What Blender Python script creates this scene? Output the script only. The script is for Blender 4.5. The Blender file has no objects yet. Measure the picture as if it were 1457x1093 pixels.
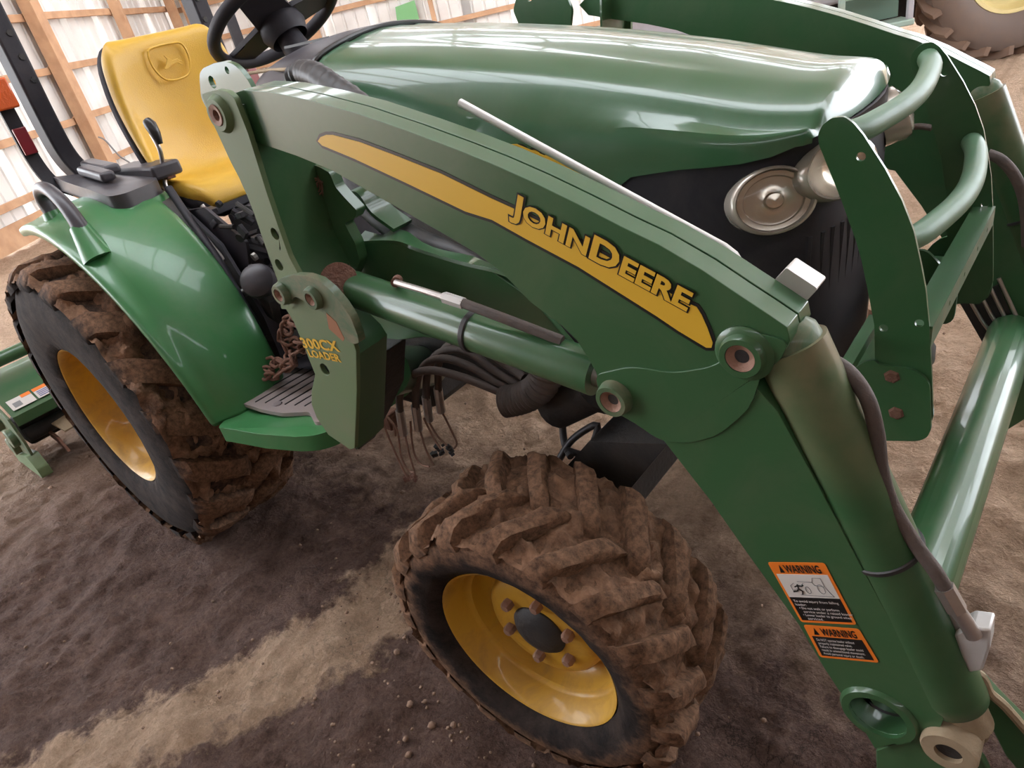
import bpy, bmesh, math, random
import numpy as np
from mathutils import Vector, Matrix, noise
from mathutils.geometry import tessellate_polygon
random.seed(7); np.random.seed(7)
PI = math.pi
sc = bpy.context.scene
COL = sc.collection

# ------------------------------------------------------------------ camera
F, CAM = 979.94, Vector((2.48687, -1.26303, 1.49687))
AZ, PITCH, ROLL = 2.36206, 0.514922, -0.237567
def cam_axes():
    ca, sa, cb, sb, cc, s_ = math.cos(AZ), math.sin(AZ), math.cos(PITCH), math.sin(PITCH), math.cos(ROLL), math.sin(ROLL)
    fw = Vector((ca*cb, sa*cb, -sb)); r = Vector((sa, -ca, 0)); u = r.cross(fw)
    return cc*r + s_*u, -s_*r + cc*u, fw
RT, UP, FW = cam_axes()
cd = bpy.data.cameras.new('camera'); cd.sensor_width = 36; cd.lens = F*36/1457; cd.clip_start = .05; cd.clip_end = 300
co = bpy.data.objects.new('camera', cd); COL.objects.link(co)
co.matrix_world = Matrix(((RT.x, UP.x, -FW.x, CAM.x), (RT.y, UP.y, -FW.y, CAM.y), (RT.z, UP.z, -FW.z, CAM.z), (0, 0, 0, 1)))
sc.camera = co

# ------------------------------------------------------------------ world, lights, exposure
w = bpy.data.worlds.new('world'); sc.world = w; w.use_nodes = True
wn = w.node_tree.nodes; wl = w.node_tree.links
bg = wn['Background']; bg.inputs['Color'].default_value = (.90, .94, 1.0, 1); bg.inputs['Strength'].default_value = 4.5
sc.view_settings.view_transform = 'Standard'; sc.view_settings.look = 'None'
sc.view_settings.gamma = 1.0; sc.view_settings.use_curve_mapping = False
sc.view_settings.exposure = 0.92

# ------------------------------------------------------------------ helpers
def U(u, v, ax, val):
    """point where the sight line of photo pixel (u, v) meets the plane axis=val"""
    d = RT*((u-728.5)/F) - UP*((v-546.5)/F) + FW
    return CAM + d*((val-CAM[ax])/d[ax])
def UY(pts, y): return [U(a, b, 1, y) for a, b in pts]
def V(*a): return Vector(a)

def link(o, parent=None):
    COL.objects.link(o)
    if parent: o.parent = parent
    return o
def thing(name, label, cat, loc=(0, 0, 0), group=None):
    o = bpy.data.objects.new(name, None); COL.objects.link(o); o.location = loc; o.empty_display_size = .1
    o['label'] = label; o['category'] = cat
    if group: o['group'] = group
    return o

def catmull(pts, n=6, closed=False):
    P = [Vector(p) for p in pts]; m = len(P); out = []
    rng = range(m) if closed else range(m-1)
    for i in rng:
        g = (lambda k: P[k % m]) if closed else (lambda k: P[max(0, min(m-1, k))])
        a, b, c, d = g(i-1), g(i), g(i+1), g(i+2)
        for j in range(n):
            t = j/n
            out.append(.5*((2*b) + (c-a)*t + (2*a-5*b+4*c-d)*t*t + (3*b-a-3*c+d)*t**3))
    if not closed: out.append(P[-1])
    return out

class M:
    def __init__(s): s.v = []; s.f = []
    def add(s, v, f):
        n = len(s.v); s.v += [tuple(p) for p in v]; s.f += [tuple(i+n for i in q) for q in f]; return s
    def box(s, c, d, rot=None):
        c = Vector(c); R_ = rot or Matrix.Identity(3)
        v = [c + R_ @ Vector((d[0]/2*i, d[1]/2*j, d[2]/2*k)) for i in (-1, 1) for j in (-1, 1) for k in (-1, 1)]
        return s.add(v, [(0, 1, 3, 2), (4, 6, 7, 5), (0, 4, 5, 1), (2, 3, 7, 6), (0, 2, 6, 4), (1, 5, 7, 3)])
    def tube(s, pts, r, n=12, cap=True, sq=None):
        P = [Vector(p) for p in pts]; m = len(P); rr = r if isinstance(r, (list, tuple)) else [r]*m
        T = [(P[min(i+1, m-1)]-P[max(i-1, 0)]).normalized() for i in range(m)]
        a = T[0].orthogonal().normalized(); v = []
        for i in range(m):
            a = (a - T[i]*a.dot(T[i])).normalized(); b = T[i].cross(a)
            for k in range(n):
                t = 2*PI*k/n; q = rr[i]
                v.append(P[i] + a*math.cos(t)*q + b*math.sin(t)*q*(sq or 1))
        f = [(i*n+k, i*n+(k+1) % n, (i+1)*n+(k+1) % n, (i+1)*n+k) for i in range(m-1) for k in range(n)]
        if cap: f += [tuple(range(n-1, -1, -1)), tuple((m-1)*n+k for k in range(n))]
        return s.add(v, f)
    def lathe(s, prof, n=32, c=(0, 0, 0), axis=(0, 1, 0), closed=False):
        """prof: (radius, offset along axis)"""
        ax = Vector(axis).normalized(); a = ax.orthogonal().normalized(); b = ax.cross(a); c = Vector(c); m = len(prof); v = []
        for r, h in prof:
            for k in range(n):
                t = 2*PI*k/n; v.append(c + ax*h + (a*math.cos(t)+b*math.sin(t))*r)
        rg = range(m) if closed else range(m-1)
        f = [(i*n+k, i*n+(k+1) % n, ((i+1) % m)*n+(k+1) % n, ((i+1) % m)*n+k) for i in rg for k in range(n)]
        return s.add(v, f)
    def disc(s, c, axis, r, h, n=24):   # solid short cylinder centred on c
        return s.lathe([(1e-5, -h/2), (r, -h/2), (r, h/2), (1e-5, h/2)], n, c, axis)
    def grid(s, rows, closed=False):
        m, n = len(rows), len(rows[0]); v = [p for r in rows for p in r]; k = n if closed else n-1
        return s.add(v, [(i*n+j, i*n+(j+1) % n, (i+1)*n+(j+1) % n, (i+1)*n+j) for i in range(m-1) for j in range(k)])
    def plate(s, outer, th, holes=()):
        """outer: 3-D points of a planar outline; th: thickness vector; holes: (centre, radius)"""
        outer = [Vector(p) for p in outer]; th = Vector(th); nn = th.normalized(); loops = [outer]
        a = nn.orthogonal().normalized(); b = nn.cross(a)
        for h in holes:
            c, r = Vector(h[0]), h[1]; loops.append([c + (a*math.cos(2*PI*k/16)+b*math.sin(2*PI*k/16))*r for k in range(16)])
        l2 = [[Vector((p.dot(a), p.dot(b), 0)) for p in L] for L in loops]
        tri = tessellate_polygon(l2); pts = [p for L in loops for p in L]; n = len(pts)
        v = pts + [p+th for p in pts]; f = [tuple(t) for t in tri] + [tuple(i+n for i in reversed(t)) for t in tri]; k = 0
        for L in loops:
            m = len(L); f += [(k+i, k+(i+1) % m, k+(i+1) % m+n, k+i+n) for i in range(m)]; k += m
        return s.add(v, f)
    def build(s, name, mat, parent=None, bevel=0, seg=2, sharp=38, solid=0, sub=0, **props):
        me = bpy.data.meshes.new(name); me.from_pydata([tuple(p) for p in s.v], [], s.f)
        bm = bmesh.new(); bm.from_mesh(me); bmesh.ops.remove_doubles(bm, verts=bm.verts, dist=1e-6)
        bmesh.ops.recalc_face_normals(bm, faces=bm.faces)
        for fc in bm.faces: fc.smooth = True
        lim = math.radians(sharp)
        for e in bm.edges:
            if len(e.link_faces) != 2 or e.calc_face_angle(0) > lim: e.smooth = False
        bm.to_mesh(me); bm.free(); me.materials.append(mat)
        o = link(bpy.data.objects.new(name, me), parent)
        if solid:
            k = o.modifiers.new('s', 'SOLIDIFY'); k.thickness = solid; k.offset = 0
        if bevel:
            k = o.modifiers.new('b', 'BEVEL'); k.width = bevel; k.segments = seg; k.limit_method = 'ANGLE'; k.angle_limit = math.radians(35)
        if sub:
            k = o.modifiers.new('u', 'SUBSURF'); k.levels = sub; k.render_levels = sub
        for a, b in props.items(): o[a] = b
        return o

def mirror(o, parent):
    """copy of a part reflected to the tractor's left side, with its sub-parts"""
    me = o.data.copy(); me.transform(Matrix.Scale(-1, 4, (0, 1, 0))); me.flip_normals()
    c = o.copy(); c.data = me; link(c, parent); c.location.y *= -1; c.rotation_euler.z *= -1
    for ch in list(o.children):
        if ch.data and not ch.get('no_mirror'): mirror(ch, c)
    return c

def rounded(pts, r, k=4, skip=()):
    P = [Vector(p) for p in pts]; out = []; m = len(P)
    for i, p in enumerate(P):
        a, b = P[i-1]-p, P[(i+1) % m]-p; d = min(r, a.length*.45, b.length*.45)
        if i in skip or a.normalized().dot(b.normalized()) < -.97: out.append(p); continue
        p0, p1 = p+a.normalized()*d, p+b.normalized()*d
        for j in range(k+1):
            t = j/k; out.append(p0*(1-t)**2 + p*2*t*(1-t) + p1*t*t)
    return out
def offset(pts, d, nrm):
    P = [Vector(p) for p in pts]; m = len(P); out = []
    for i, p in enumerate(P):
        a = (p-P[i-1]).normalized(); b = (P[(i+1) % m]-p).normalized(); t = (a+b)
        t = t.normalized() if t.length > 1e-6 else a
        out.append(p + t.cross(nrm)*d)
    return out

# ------------------------------------------------------------------ materials
def NT(name):
    m = bpy.data.materials.new(name); m.use_nodes = True; nt = m.node_tree
    return m, nt.nodes, nt.links, nt.nodes['Principled BSDF']
def node(N, t, **k):
    n = N.new(t)
    for a, b in k.items():
        if a in n.inputs: n.inputs[a].default_value = b
        else: setattr(n, a, b)
    return n
def rgb(c): return (c[0], c[1], c[2], 1)
def ramp(N, a, b, c0=(0, 0, 0, 1), c1=(1, 1, 1, 1)):
    r = N.new('ShaderNodeValToRGB'); e = r.color_ramp.elements; e[0].position = a; e[1].position = b; e[0].color = c0; e[1].color = c1; return r
def simple(name, col, rough=.5, metal=0, coat=0, dust=0, dcol=(.23, .16, .11), dscale=9, bump=0, bscale=60, col2=None, spec=.5, lo=.45, hi=.75):
    m, N, L, B = NT(name)
    B.inputs['Base Color'].default_value = rgb(col); B.inputs['Roughness'].default_value = rough
    B.inputs['Metallic'].default_value = metal; B.inputs['Coat Weight'].default_value = coat; B.inputs['Coat Roughness'].default_value = .06
    B.inputs['Specular IOR Level'].default_value = spec
    tc = N.new('ShaderNodeTexCoord'); last = None
    if col2:
        n = node(N, 'ShaderNodeTexNoise', Scale=bscale*.25, Detail=6.0); L.new(tc.outputs['Object'], n.inputs['Vector'])
        mx = node(N, 'ShaderNodeMix', data_type='RGBA'); mx.inputs[6].default_value = rgb(col); mx.inputs[7].default_value = rgb(col2)
        r = ramp(N, .38, .62); L.new(n.outputs['Fac'], r.inputs['Fac']); L.new(r.outputs['Color'], mx.inputs[0]); last = mx.outputs[2]
        L.new(last, B.inputs['Base Color'])
    if dust:
        n = node(N, 'ShaderNodeTexNoise', Scale=dscale, Detail=9.0, Roughness=.68, Distortion=.6); L.new(tc.outputs['Object'], n.inputs['Vector'])
        r = ramp(N, lo, hi, (dust*.18,)*3+(1,), (dust,)*3+(1,)); L.new(n.outputs['Fac'], r.inputs['Fac'])
        mx = node(N, 'ShaderNodeMix', data_type='RGBA'); mx.inputs[6].default_value = rgb(col); mx.inputs[7].default_value = rgb(dcol)
        if last: L.new(last, mx.inputs[6])
        L.new(r.outputs['Color'], mx.inputs[0]); L.new(mx.outputs[2], B.inputs['Base Color'])
        mr = node(N, 'ShaderNodeMapRange'); mr.inputs['From Max'].default_value = 1; mr.inputs['To Min'].default_value = rough; mr.inputs['To Max'].default_value = min(.95, rough+.75)
        L.new(r.outputs['Color'], mr.inputs['Value']); L.new(mr.outputs['Result'], B.inputs['Roughness'])
        if coat:
            cm = node(N, 'ShaderNodeMapRange'); cm.inputs['To Min'].default_value = coat; cm.inputs['To Max'].default_value = 0; cm.inputs['From Max'].default_value = .7
            L.new(r.outputs['Color'], cm.inputs['Value']); L.new(cm.outputs['Result'], B.inputs['Coat Weight'])
    if bump:
        n = node(N, 'ShaderNodeTexNoise', Scale=bscale, Detail=6.0, Roughness=.6); L.new(tc.outputs['Object'], n.inputs['Vector'])
        b = node(N, 'ShaderNodeBump', Strength=bump, Distance=.01); L.new(n.outputs['Fac'], b.inputs['Height']); L.new(b.outputs['Normal'], B.inputs['Normal'])
    return m
GRN = (.028, .100, .036)
green = simple('green_paint', GRN, .34, 0, .5, .16, (.22, .20, .13), 7)
green_dusty = simple('green_paint_dusty', (.030, .100, .037), .45, 0, .3, .75, (.25, .20, .13), 16, lo=.42, hi=.66)
olive = simple('green_paint_dusted_over', (.10, .16, .065), .55, 0, .1, .35, (.21, .19, .12), 10)
hoodm = simple('hood_paint', (.034, .115, .05), .26, 0, .55, .14, (.25, .26, .2), 5)
plast = simple('fender_plastic', (.034, .175, .055), .34, 0, .35, .22, (.22, .22, .15), 6)
black = simple('black_plastic', (.020, .019, .026), .55, 0, 0, .2, (.16, .13, .12), 8, spec=.3)
blackg = simple('grey_black_plastic', (.042, .038, .046), .36, 0, 0, .3, (.16, .14, .14), 8)
dark = simple('dark_iron', (.014, .014, .016), .55, 0, 0, .4, (.10, .075, .055), 9, bump=.3)
seatm = simple('yellow_vinyl', (.62, .36, .035), .38, 0, .1, .2, (.35, .26, .12), 5, bump=.15, bscale=260)
rimm = simple('yellow_rim_paint', (.56, .30, .018), .42, 0, .25, .75, (.22, .12, .05), 9, lo=.46, hi=.74)
decaly = simple('yellow_decal', (.70, .42, .035), .4, 0, .2)
decalb = simple('black_decal', (.008, .008, .008), .4, 0, .2)
decalo = simple('orange_decal', (.80, .20, .02), .45)
decalw = simple('white_decal', (.62, .58, .54), .45)
decalg = simple('grey_print', (.22, .22, .22), .5)
steel = simple('bright_steel', (.55, .52, .50), .3, .9, 0, .3, (.25, .17, .12), 20)
zinc = simple('galvanised_tab', (.62, .60, .58), .42, .35, 0, .15, (.3, .22, .15), 20)
tan = simple('dust_covered_steel', (.33, .25, .16), .7, .1, 0, .5, (.26, .19, .11), 14, bump=.3)
pinm = simple('rusty_pin', (.30, .17, .12), .6, .2, 0, .5, (.16, .08, .05), 40, bump=.4)
rust = simple('rust', (.17, .075, .05), .8, .1, 0, .6, (.30, .17, .12), 60, bump=.8, bscale=150)
hose = simple('hose_rubber', (.070, .055, .050), .6, 0, 0, .6, (.16, .11, .085), 15, bump=.3)
hosec = simple('clean_hose_rubber', (.018, .018, .020), .42, 0, 0, .3, (.12, .09, .08), 15)
chrome = simple('reflector_chrome', (.62, .56, .48), .22, .85)
orange = simple('amber_lens', (.62, .10, .015), .25, 0, .6, bump=.2, bscale=90)
redl = simple('red_reflector', (.20, .012, .02), .3, 0, .5)
wood = simple('pine_lumber', (.50, .29, .16), .75, 0, 0, .5, (.66, .44, .28), 3, bump=.4, bscale=20, col2=(.40, .22, .12))
def dusty_z(name, z0, z1):
    m = simple(name, GRN, .35, 0, .4, .16, (.22, .20, .13), 7); nt = m.node_tree; N, L = nt.nodes, nt.links; B = N['Principled BSDF']
    src = B.inputs['Base Color'].links[0].from_socket; tc = N.new('ShaderNodeTexCoord'); sx = N.new('ShaderNodeSeparateXYZ'); L.new(tc.outputs['Object'], sx.inputs[0])
    mr = node(N, 'ShaderNodeMapRange'); mr.inputs['From Min'].default_value = z0; mr.inputs['From Max'].default_value = z1; L.new(sx.outputs[2], mr.inputs['Value'])
    n = node(N, 'ShaderNodeTexNoise', Scale=14.0, Detail=7.0); L.new(tc.outputs['Object'], n.inputs['Vector'])
    a = node(N, 'ShaderNodeMath', operation='MULTIPLY'); L.new(mr.outputs[0], a.inputs[0]); r = ramp(N, .3, .6); L.new(n.outputs['Fac'], r.inputs['Fac'])
    b = node(N, 'ShaderNodeMath', operation='MULTIPLY_ADD'); L.new(r.outputs['Color'], b.inputs[0]); b.inputs[1].default_value = .55; b.inputs[2].default_value = .12; L.new(b.outputs[0], a.inputs[1])
    mx = node(N, 'ShaderNodeMix', data_type='RGBA'); L.new(a.outputs[0], mx.inputs[0]); L.new(src, mx.inputs[6]); mx.inputs[7].default_value = (.27, .20, .12, 1)
    L.new(mx.outputs[2], B.inputs['Base Color']); return m
def glassm():
    m, N, L, B = NT('clear_lens'); B.inputs['Base Color'].default_value = (.95, .95, .93, 1); B.inputs['Roughness'].default_value = .03
    B.inputs['Transmission Weight'].default_value = 1; B.inputs['IOR'].default_value = 1.25; return m
glass = glassm()
def steelwall():
    m, N, L, B = NT('white_steel_sheet'); tc = N.new('ShaderNodeTexCoord')
    B.inputs['Roughness'].default_value = .45; B.inputs['Metallic'].default_value = .1
    n = node(N, 'ShaderNodeTexNoise', Scale=1.6, Detail=6.0); L.new(tc.outputs['Object'], n.inputs['Vector'])
    r = ramp(N, .35, .7, (.62, .60, .57, 1), (.80, .79, .76, 1)); L.new(n.outputs['Fac'], r.inputs['Fac']); L.new(r.outputs['Color'], B.inputs['Base Color']); return m
wallm = steelwall()
def rubber(name, r0, r1, tread):
    """tyre rubber; dried mud beyond radius r0..r1 (local coordinates of the wheel)"""
    m, N, L, B = NT(name); tc = N.new('ShaderNodeTexCoord'); sx = N.new('ShaderNodeSeparateXYZ'); L.new(tc.outputs['Object'], sx.inputs[0])
    def mth(op, a, b=None):
        k = N.new('ShaderNodeMath'); k.operation = op
        for i, q in enumerate((a, b)):
            if q is None: continue
            if isinstance(q, (int, float)): k.inputs[i].default_value = q
            else: L.new(q, k.inputs[i])
        return k.outputs[0]
    rr = mth('SQRT', mth('ADD', mth('MULTIPLY', sx.outputs[0], sx.outputs[0]), mth('MULTIPLY', sx.outputs[2], sx.outputs[2])))
    n = node(N, 'ShaderNodeTexNoise', Scale=16.0, Detail=8.0, Roughness=.7); L.new(tc.outputs['Object'], n.inputs['Vector'])
    n2 = node(N, 'ShaderNodeTexNoise', Scale=70.0, Detail=6.0, Roughness=.7); L.new(tc.outputs['Object'], n2.inputs['Vector'])
    mr = node(N, 'ShaderNodeMapRange'); mr.inputs['From Min'].default_value = r0; mr.inputs['From Max'].default_value = r1; L.new(rr, mr.inputs['Value'])
    fac = mth('ADD', mr.outputs[0], mth('MULTIPLY', mth('SUBTRACT', n.outputs['Fac'], .5), 1.6))
    rp = ramp(N, .25, .8); L.new(fac, rp.inputs['Fac'])
    mud = ramp(N, .3, .7, (.055, .032, .022, 1), (.27, .15, .090, 1)); L.new(n2.outputs['Fac'], mud.inputs['Fac'])
    rub = ramp(N, .35, .7, (.014, .012, .012, 1), (.055, .040, .034, 1)); L.new(n.outputs['Fac'], rub.inputs['Fac'])
    mx = node(N, 'ShaderNodeMix', data_type='RGBA'); L.new(rp.outputs['Color'], mx.inputs[0]); L.new(rub.outputs['Color'], mx.inputs[6]); L.new(mud.outputs['Color'], mx.inputs[7])
    L.new(mx.outputs[2], B.inputs['Base Color']); B.inputs['Roughness'].default_value = .82; B.inputs['Specular IOR Level'].default_value = .1
    b = node(N, 'ShaderNodeBump', Strength=.5, Distance=.008); L.new(n2.outputs['Fac'], b.inputs['Height']); L.new(b.outputs['Normal'], B.inputs['Normal'])
    return m
rub_f = rubber('front_tyre_rubber', .235, .31, 1)
rub_r = rubber('rear_tyre_rubber', .47, .56, 1)
def mudmat(name, c0, c1):
    m, N, L, B = NT(name); tc = N.new('ShaderNodeTexCoord')
    n = node(N, 'ShaderNodeTexNoise', Scale=22.0, Detail=9.0, Roughness=.7); L.new(tc.outputs['Object'], n.inputs['Vector'])
    r = ramp(N, .3, .68, rgb(c0), rgb(c1)); L.new(n.outputs['Fac'], r.inputs['Fac']); L.new(r.outputs['Color'], B.inputs['Base Color'])
    n2 = node(N, 'ShaderNodeTexNoise', Scale=120.0, Detail=5.0); L.new(tc.outputs['Object'], n2.inputs['Vector'])
    b = node(N, 'ShaderNodeBump', Strength=.6, Distance=.006); L.new(n2.outputs['Fac'], b.inputs['Height']); L.new(b.outputs['Normal'], B.inputs['Normal'])
    B.inputs['Roughness'].default_value = .9; B.inputs['Specular IOR Level'].default_value = .15; return m
mud = mudmat('caked_mud', (.045, .028, .020), (.30, .165, .10))

def soil():
    m, N, L, B = NT('clay_floor'); tc = N.new('ShaderNodeTexCoord')
    def mth(op, a, b=None, c=None):
        k = N.new('ShaderNodeMath'); k.operation = op
        for i, q in enumerate((a, b, c)):
            if q is None: continue
            if isinstance(q, (int, float)): k.inputs[i].default_value = q
            else: L.new(q, k.inputs[i])
        return k.outputs[0]
    sx = N.new('ShaderNodeSeparateXYZ'); L.new(tc.outputs['Object'], sx.inputs[0]); X, Y = sx.outputs[0], sx.outputs[1]
    big = node(N, 'ShaderNodeTexNoise', Scale=1.3, Detail=7.0, Roughness=.62); L.new(tc.outputs['Object'], big.inputs['Vector'])
    mid = node(N, 'ShaderNodeTexNoise', Scale=9.0, Detail=8.0, Roughness=.7); L.new(tc.outputs['Object'], mid.inputs['Vector'])
    fine = node(N, 'ShaderNodeTexNoise', Scale=70.0, Detail=7.0, Roughness=.7); L.new(tc.outputs['Object'], fine.inputs['Vector'])
    grit = node(N, 'ShaderNodeTexNoise', Scale=240.0, Detail=4.0, Roughness=.8); L.new(tc.outputs['Object'], grit.inputs['Vector'])
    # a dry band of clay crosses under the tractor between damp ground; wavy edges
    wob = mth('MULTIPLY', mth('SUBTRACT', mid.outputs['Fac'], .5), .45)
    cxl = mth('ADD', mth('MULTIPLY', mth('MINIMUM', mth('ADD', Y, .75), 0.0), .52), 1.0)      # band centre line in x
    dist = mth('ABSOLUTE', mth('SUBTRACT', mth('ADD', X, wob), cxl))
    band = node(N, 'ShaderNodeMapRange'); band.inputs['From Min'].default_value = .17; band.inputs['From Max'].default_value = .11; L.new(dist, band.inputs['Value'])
    # dry floor beyond the tractor; near edge drawn in to paint far-side light
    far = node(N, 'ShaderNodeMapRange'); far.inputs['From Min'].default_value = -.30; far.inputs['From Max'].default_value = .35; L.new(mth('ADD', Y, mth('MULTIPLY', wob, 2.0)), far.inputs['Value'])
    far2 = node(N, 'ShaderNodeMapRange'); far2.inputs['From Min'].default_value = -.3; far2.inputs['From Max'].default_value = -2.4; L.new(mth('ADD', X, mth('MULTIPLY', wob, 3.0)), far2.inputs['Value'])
    dry = mth('MAXIMUM', mth('MAXIMUM', band.outputs[0], far.outputs[0]), far2.outputs[0])  # dry clay, plus the far-side light painted in through far
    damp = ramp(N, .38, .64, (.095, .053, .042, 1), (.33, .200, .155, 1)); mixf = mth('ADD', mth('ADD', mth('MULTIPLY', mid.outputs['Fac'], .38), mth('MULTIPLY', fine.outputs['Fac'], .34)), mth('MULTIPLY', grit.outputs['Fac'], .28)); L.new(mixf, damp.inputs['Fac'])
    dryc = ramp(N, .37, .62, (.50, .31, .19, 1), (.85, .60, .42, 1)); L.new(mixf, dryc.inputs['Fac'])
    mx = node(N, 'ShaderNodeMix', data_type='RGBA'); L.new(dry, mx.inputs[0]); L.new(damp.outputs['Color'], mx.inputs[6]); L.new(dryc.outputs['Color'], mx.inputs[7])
    vor = node(N, 'ShaderNodeTexVoronoi', feature='DISTANCE_TO_EDGE', Scale=24.0)
    wv = node(N, 'ShaderNodeMix', data_type='VECTOR'); wv.inputs[0].default_value = .10
    L.new(tc.outputs['Object'], wv.inputs[4]); L.new(mid.outputs['Color'], wv.inputs[5]); L.new(wv.outputs[1], vor.inputs['Vector'])
    crk = ramp(N, 0.0, .035); L.new(vor.outputs['Distance'], crk.inputs['Fac'])
    msk = ramp(N, .55, .66); L.new(big.outputs['Fac'], msk.inputs['Fac'])
    cr = mth('SUBTRACT', 1.0, mth('MULTIPLY', mth('SUBTRACT', 1.0, crk.outputs['Color']), msk.outputs['Color']))
    mul = node(N, 'ShaderNodeMix', data_type='RGBA', blend_type='MULTIPLY'); mul.inputs[0].default_value = .75
    L.new(mx.outputs[2], mul.inputs[6]); L.new(cr, mul.inputs[7]); L.new(mul.outputs[2], B.inputs['Base Color'])
    v2 = node(N, 'ShaderNodeTexVoronoi', feature='SMOOTH_F1', Scale=42.0); L.new(wv.outputs[1], v2.inputs['Vector'])
    v3 = node(N, 'ShaderNodeTexVoronoi', feature='SMOOTH_F1', Scale=95.0); L.new(wv.outputs[1], v3.inputs['Vector'])
    clod = mth('ADD', mth('MULTIPLY', v2.outputs['Distance'], -.9), mth('MULTIPLY', v3.outputs['Distance'], -.5))
    h = mth('ADD', clod, mth('ADD', mth('ADD', mth('ADD', mth('MULTIPLY', fine.outputs['Fac'], .8), mth('MULTIPLY', grit.outputs['Fac'], .3)), mth('MULTIPLY', mid.outputs['Fac'], .9)), mth('MULTIPLY', cr, .35)))
    b = node(N, 'ShaderNodeBump', Strength=1.0, Distance=.06); L.new(h, b.inputs['Height']); L.new(b.outputs['Normal'], B.inputs['Normal'])
    B.inputs['Roughness'].default_value = .88; B.inputs['Specular IOR Level'].default_value = .2; return m

# ------------------------------------------------------------------ setting: floor
def vnoise(x, y, seed=0):
    r = np.random.RandomState(seed); t = r.rand(256, 256); xi = np.floor(x).astype(int); yi = np.floor(y).astype(int); fx = x-xi; fy = y-yi
    fx = fx*fx*(3-2*fx); fy = fy*fy*(3-2*fy); g = lambda a, b: t[a % 256, b % 256]
    return (g(xi, yi)*(1-fx)+g(xi+1, yi)*fx)*(1-fy) + (g(xi, yi+1)*(1-fx)+g(xi+1, yi+1)*fx)*fy - .5
def ground():
    xs = np.concatenate([np.arange(-60, -16, 4), np.arange(-16, -2.5, .3), np.arange(-2.5, 3.0, .016), np.arange(3.0, 12, .3), np.arange(12, 60, 4)])
    ys = np.concatenate([np.arange(-60, -7, 4), np.arange(-7, -1.75, .3), np.arange(-1.75, 2.2, .016), np.arange(2.2, 5, .06), np.arange(5, 20, .3), np.arange(20, 60, 4)])
    X, Y = np.meshgrid(xs, ys, indexing='ij')
    Z = .030*vnoise(X*1.7, Y*1.7, 1) + .024*vnoise(X*5, Y*5, 2) + .018*vnoise(X*13+Y*3, Y*9, 3) + .014*vnoise(X*27, Y*25, 4) + .010*vnoise(X*55, Y*50, 5)
    Z += np.clip((Y-.1)/.6, 0, 1)*np.clip((4-Y)/1.5, 0, 1)*(.035*vnoise(X*9, Y*8, 11) + .022*vnoise(X*19, Y*21, 12)); ridg = 1-np.abs(2*vnoise(X*7+2*vnoise(X*3, Y*3, 8), Y*7, 6)); Z += .010*(ridg-.6)
    flat = np.clip((np.hypot(X-1.7, Y+.56)-.1)/.3, 0, 1)*np.clip((np.hypot(X, Y+.55)-.1)/.3, 0, 1)
    Z = Z*(.25+.75*flat) - .006
    n, m = X.shape; v = np.stack([X, Y, Z], -1).reshape(-1, 3); i = np.arange(n*m).reshape(n, m)
    f = np.stack([i[:-1, :-1], i[1:, :-1], i[1:, 1:], i[:-1, 1:]], -1).reshape(-1, 4)
    me = bpy.data.meshes.new('floor'); me.vertices.add(len(v)); me.vertices.foreach_set('co', v.ravel())
    me.loops.add(f.size); me.loops.foreach_set('vertex_index', f.ravel().astype(np.int32)); me.polygons.add(len(f))
    me.polygons.foreach_set('loop_start', np.arange(0, f.size, 4, dtype=np.int32)); me.update(calc_edges=True)
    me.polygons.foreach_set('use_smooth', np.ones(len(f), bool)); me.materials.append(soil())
    o = link(bpy.data.objects.new('floor', me)); o['kind'] = 'structure'; return o
floor = ground()

# ------------------------------------------------------------------ setting: pole barn walls and roof
AW = math.radians(130); WA = Vector((math.cos(AW), math.sin(AW), 0)); WP = Vector((-7.141, .697, 0)); WN = Vector((math.sin(AW), -math.cos(AW), 0))  # WN points into the barn
def sheet(name, P, D, Nn, L, H, parent, mt_=None, z0=.05):
    """ribbed steel sheet, length L along D"""
    prof = []; s = 0
    while s < L-.001:
        prof += [(s, 0), (s+.17, 0), (s+.185, .02), (s+.214, .02)]; s += .2286
    m = M(); m.grid([[P + D*a + Nn*(-b) + V(0, 0, z) for a, b in prof] for z in (z0, z0+H)])
    return m.build(name, mt_ or wallm, parent, sharp=20)
def frame(P, D, L, H, posts, wname, girt_z, sheetm=None):
    Nn = Vector((-D.y, D.x, 0)); Nn = Nn if (Vector((0, 0, 0))-P).dot(Nn) > 0 else -Nn
    w_ = M().box(P + D*(L/2) - Nn*.05 + V(0, 0, .06), (.01, .01, .01)); R_ = Matrix((D, Nn, V(0, 0, 1))).transposed()
    w_ = M().box(P + D*(L/2) - Nn*.035 + V(0, 0, .15), (L, .02, .28), R_).build(wname, wood, None, kind='structure')
    k = 0; s = 0
    while s < L-.01:
        sheet('steel_panel', P + D*(s-.02) - Nn*.05, D, Nn, min(.96, L-s+.02), H, w_, sheetm); s += .9144
    for i, ps in enumerate(posts):
        wd = .30 if i == 1 else .16
        M().box(P + D*ps + Nn*.13 + V(0, 0, H/2), (wd*.5, .17, H), R_).build('post', wood, w_, bevel=.004)
        if i == 1: M().box(P + D*(ps+.10) + Nn*.09 + V(0, 0, H/2), (.08, .24, H), R_).build('post', wood, w_, bevel=.004)
    ends = [0]+list(posts)+[L]
    for gz in girt_z:
        for a, b in zip(ends[:-1], ends[1:]):
            if b-a < .1: continue
            M().box(P + D*((a+b)/2) + Nn*.0 + V(0, 0, gz+random.uniform(-.02, .02)), (b-a, .045, .09), R_).build('girt', wood, w_, bevel=.003)
    return w_
frame(WP - WA*.9, WA, 8.5, 4.0, [.35, 3.65, 6.0, 8.15], 'wall_left', [.49, 1.13, 1.79, 2.42, 3.05, 3.7])
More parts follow.
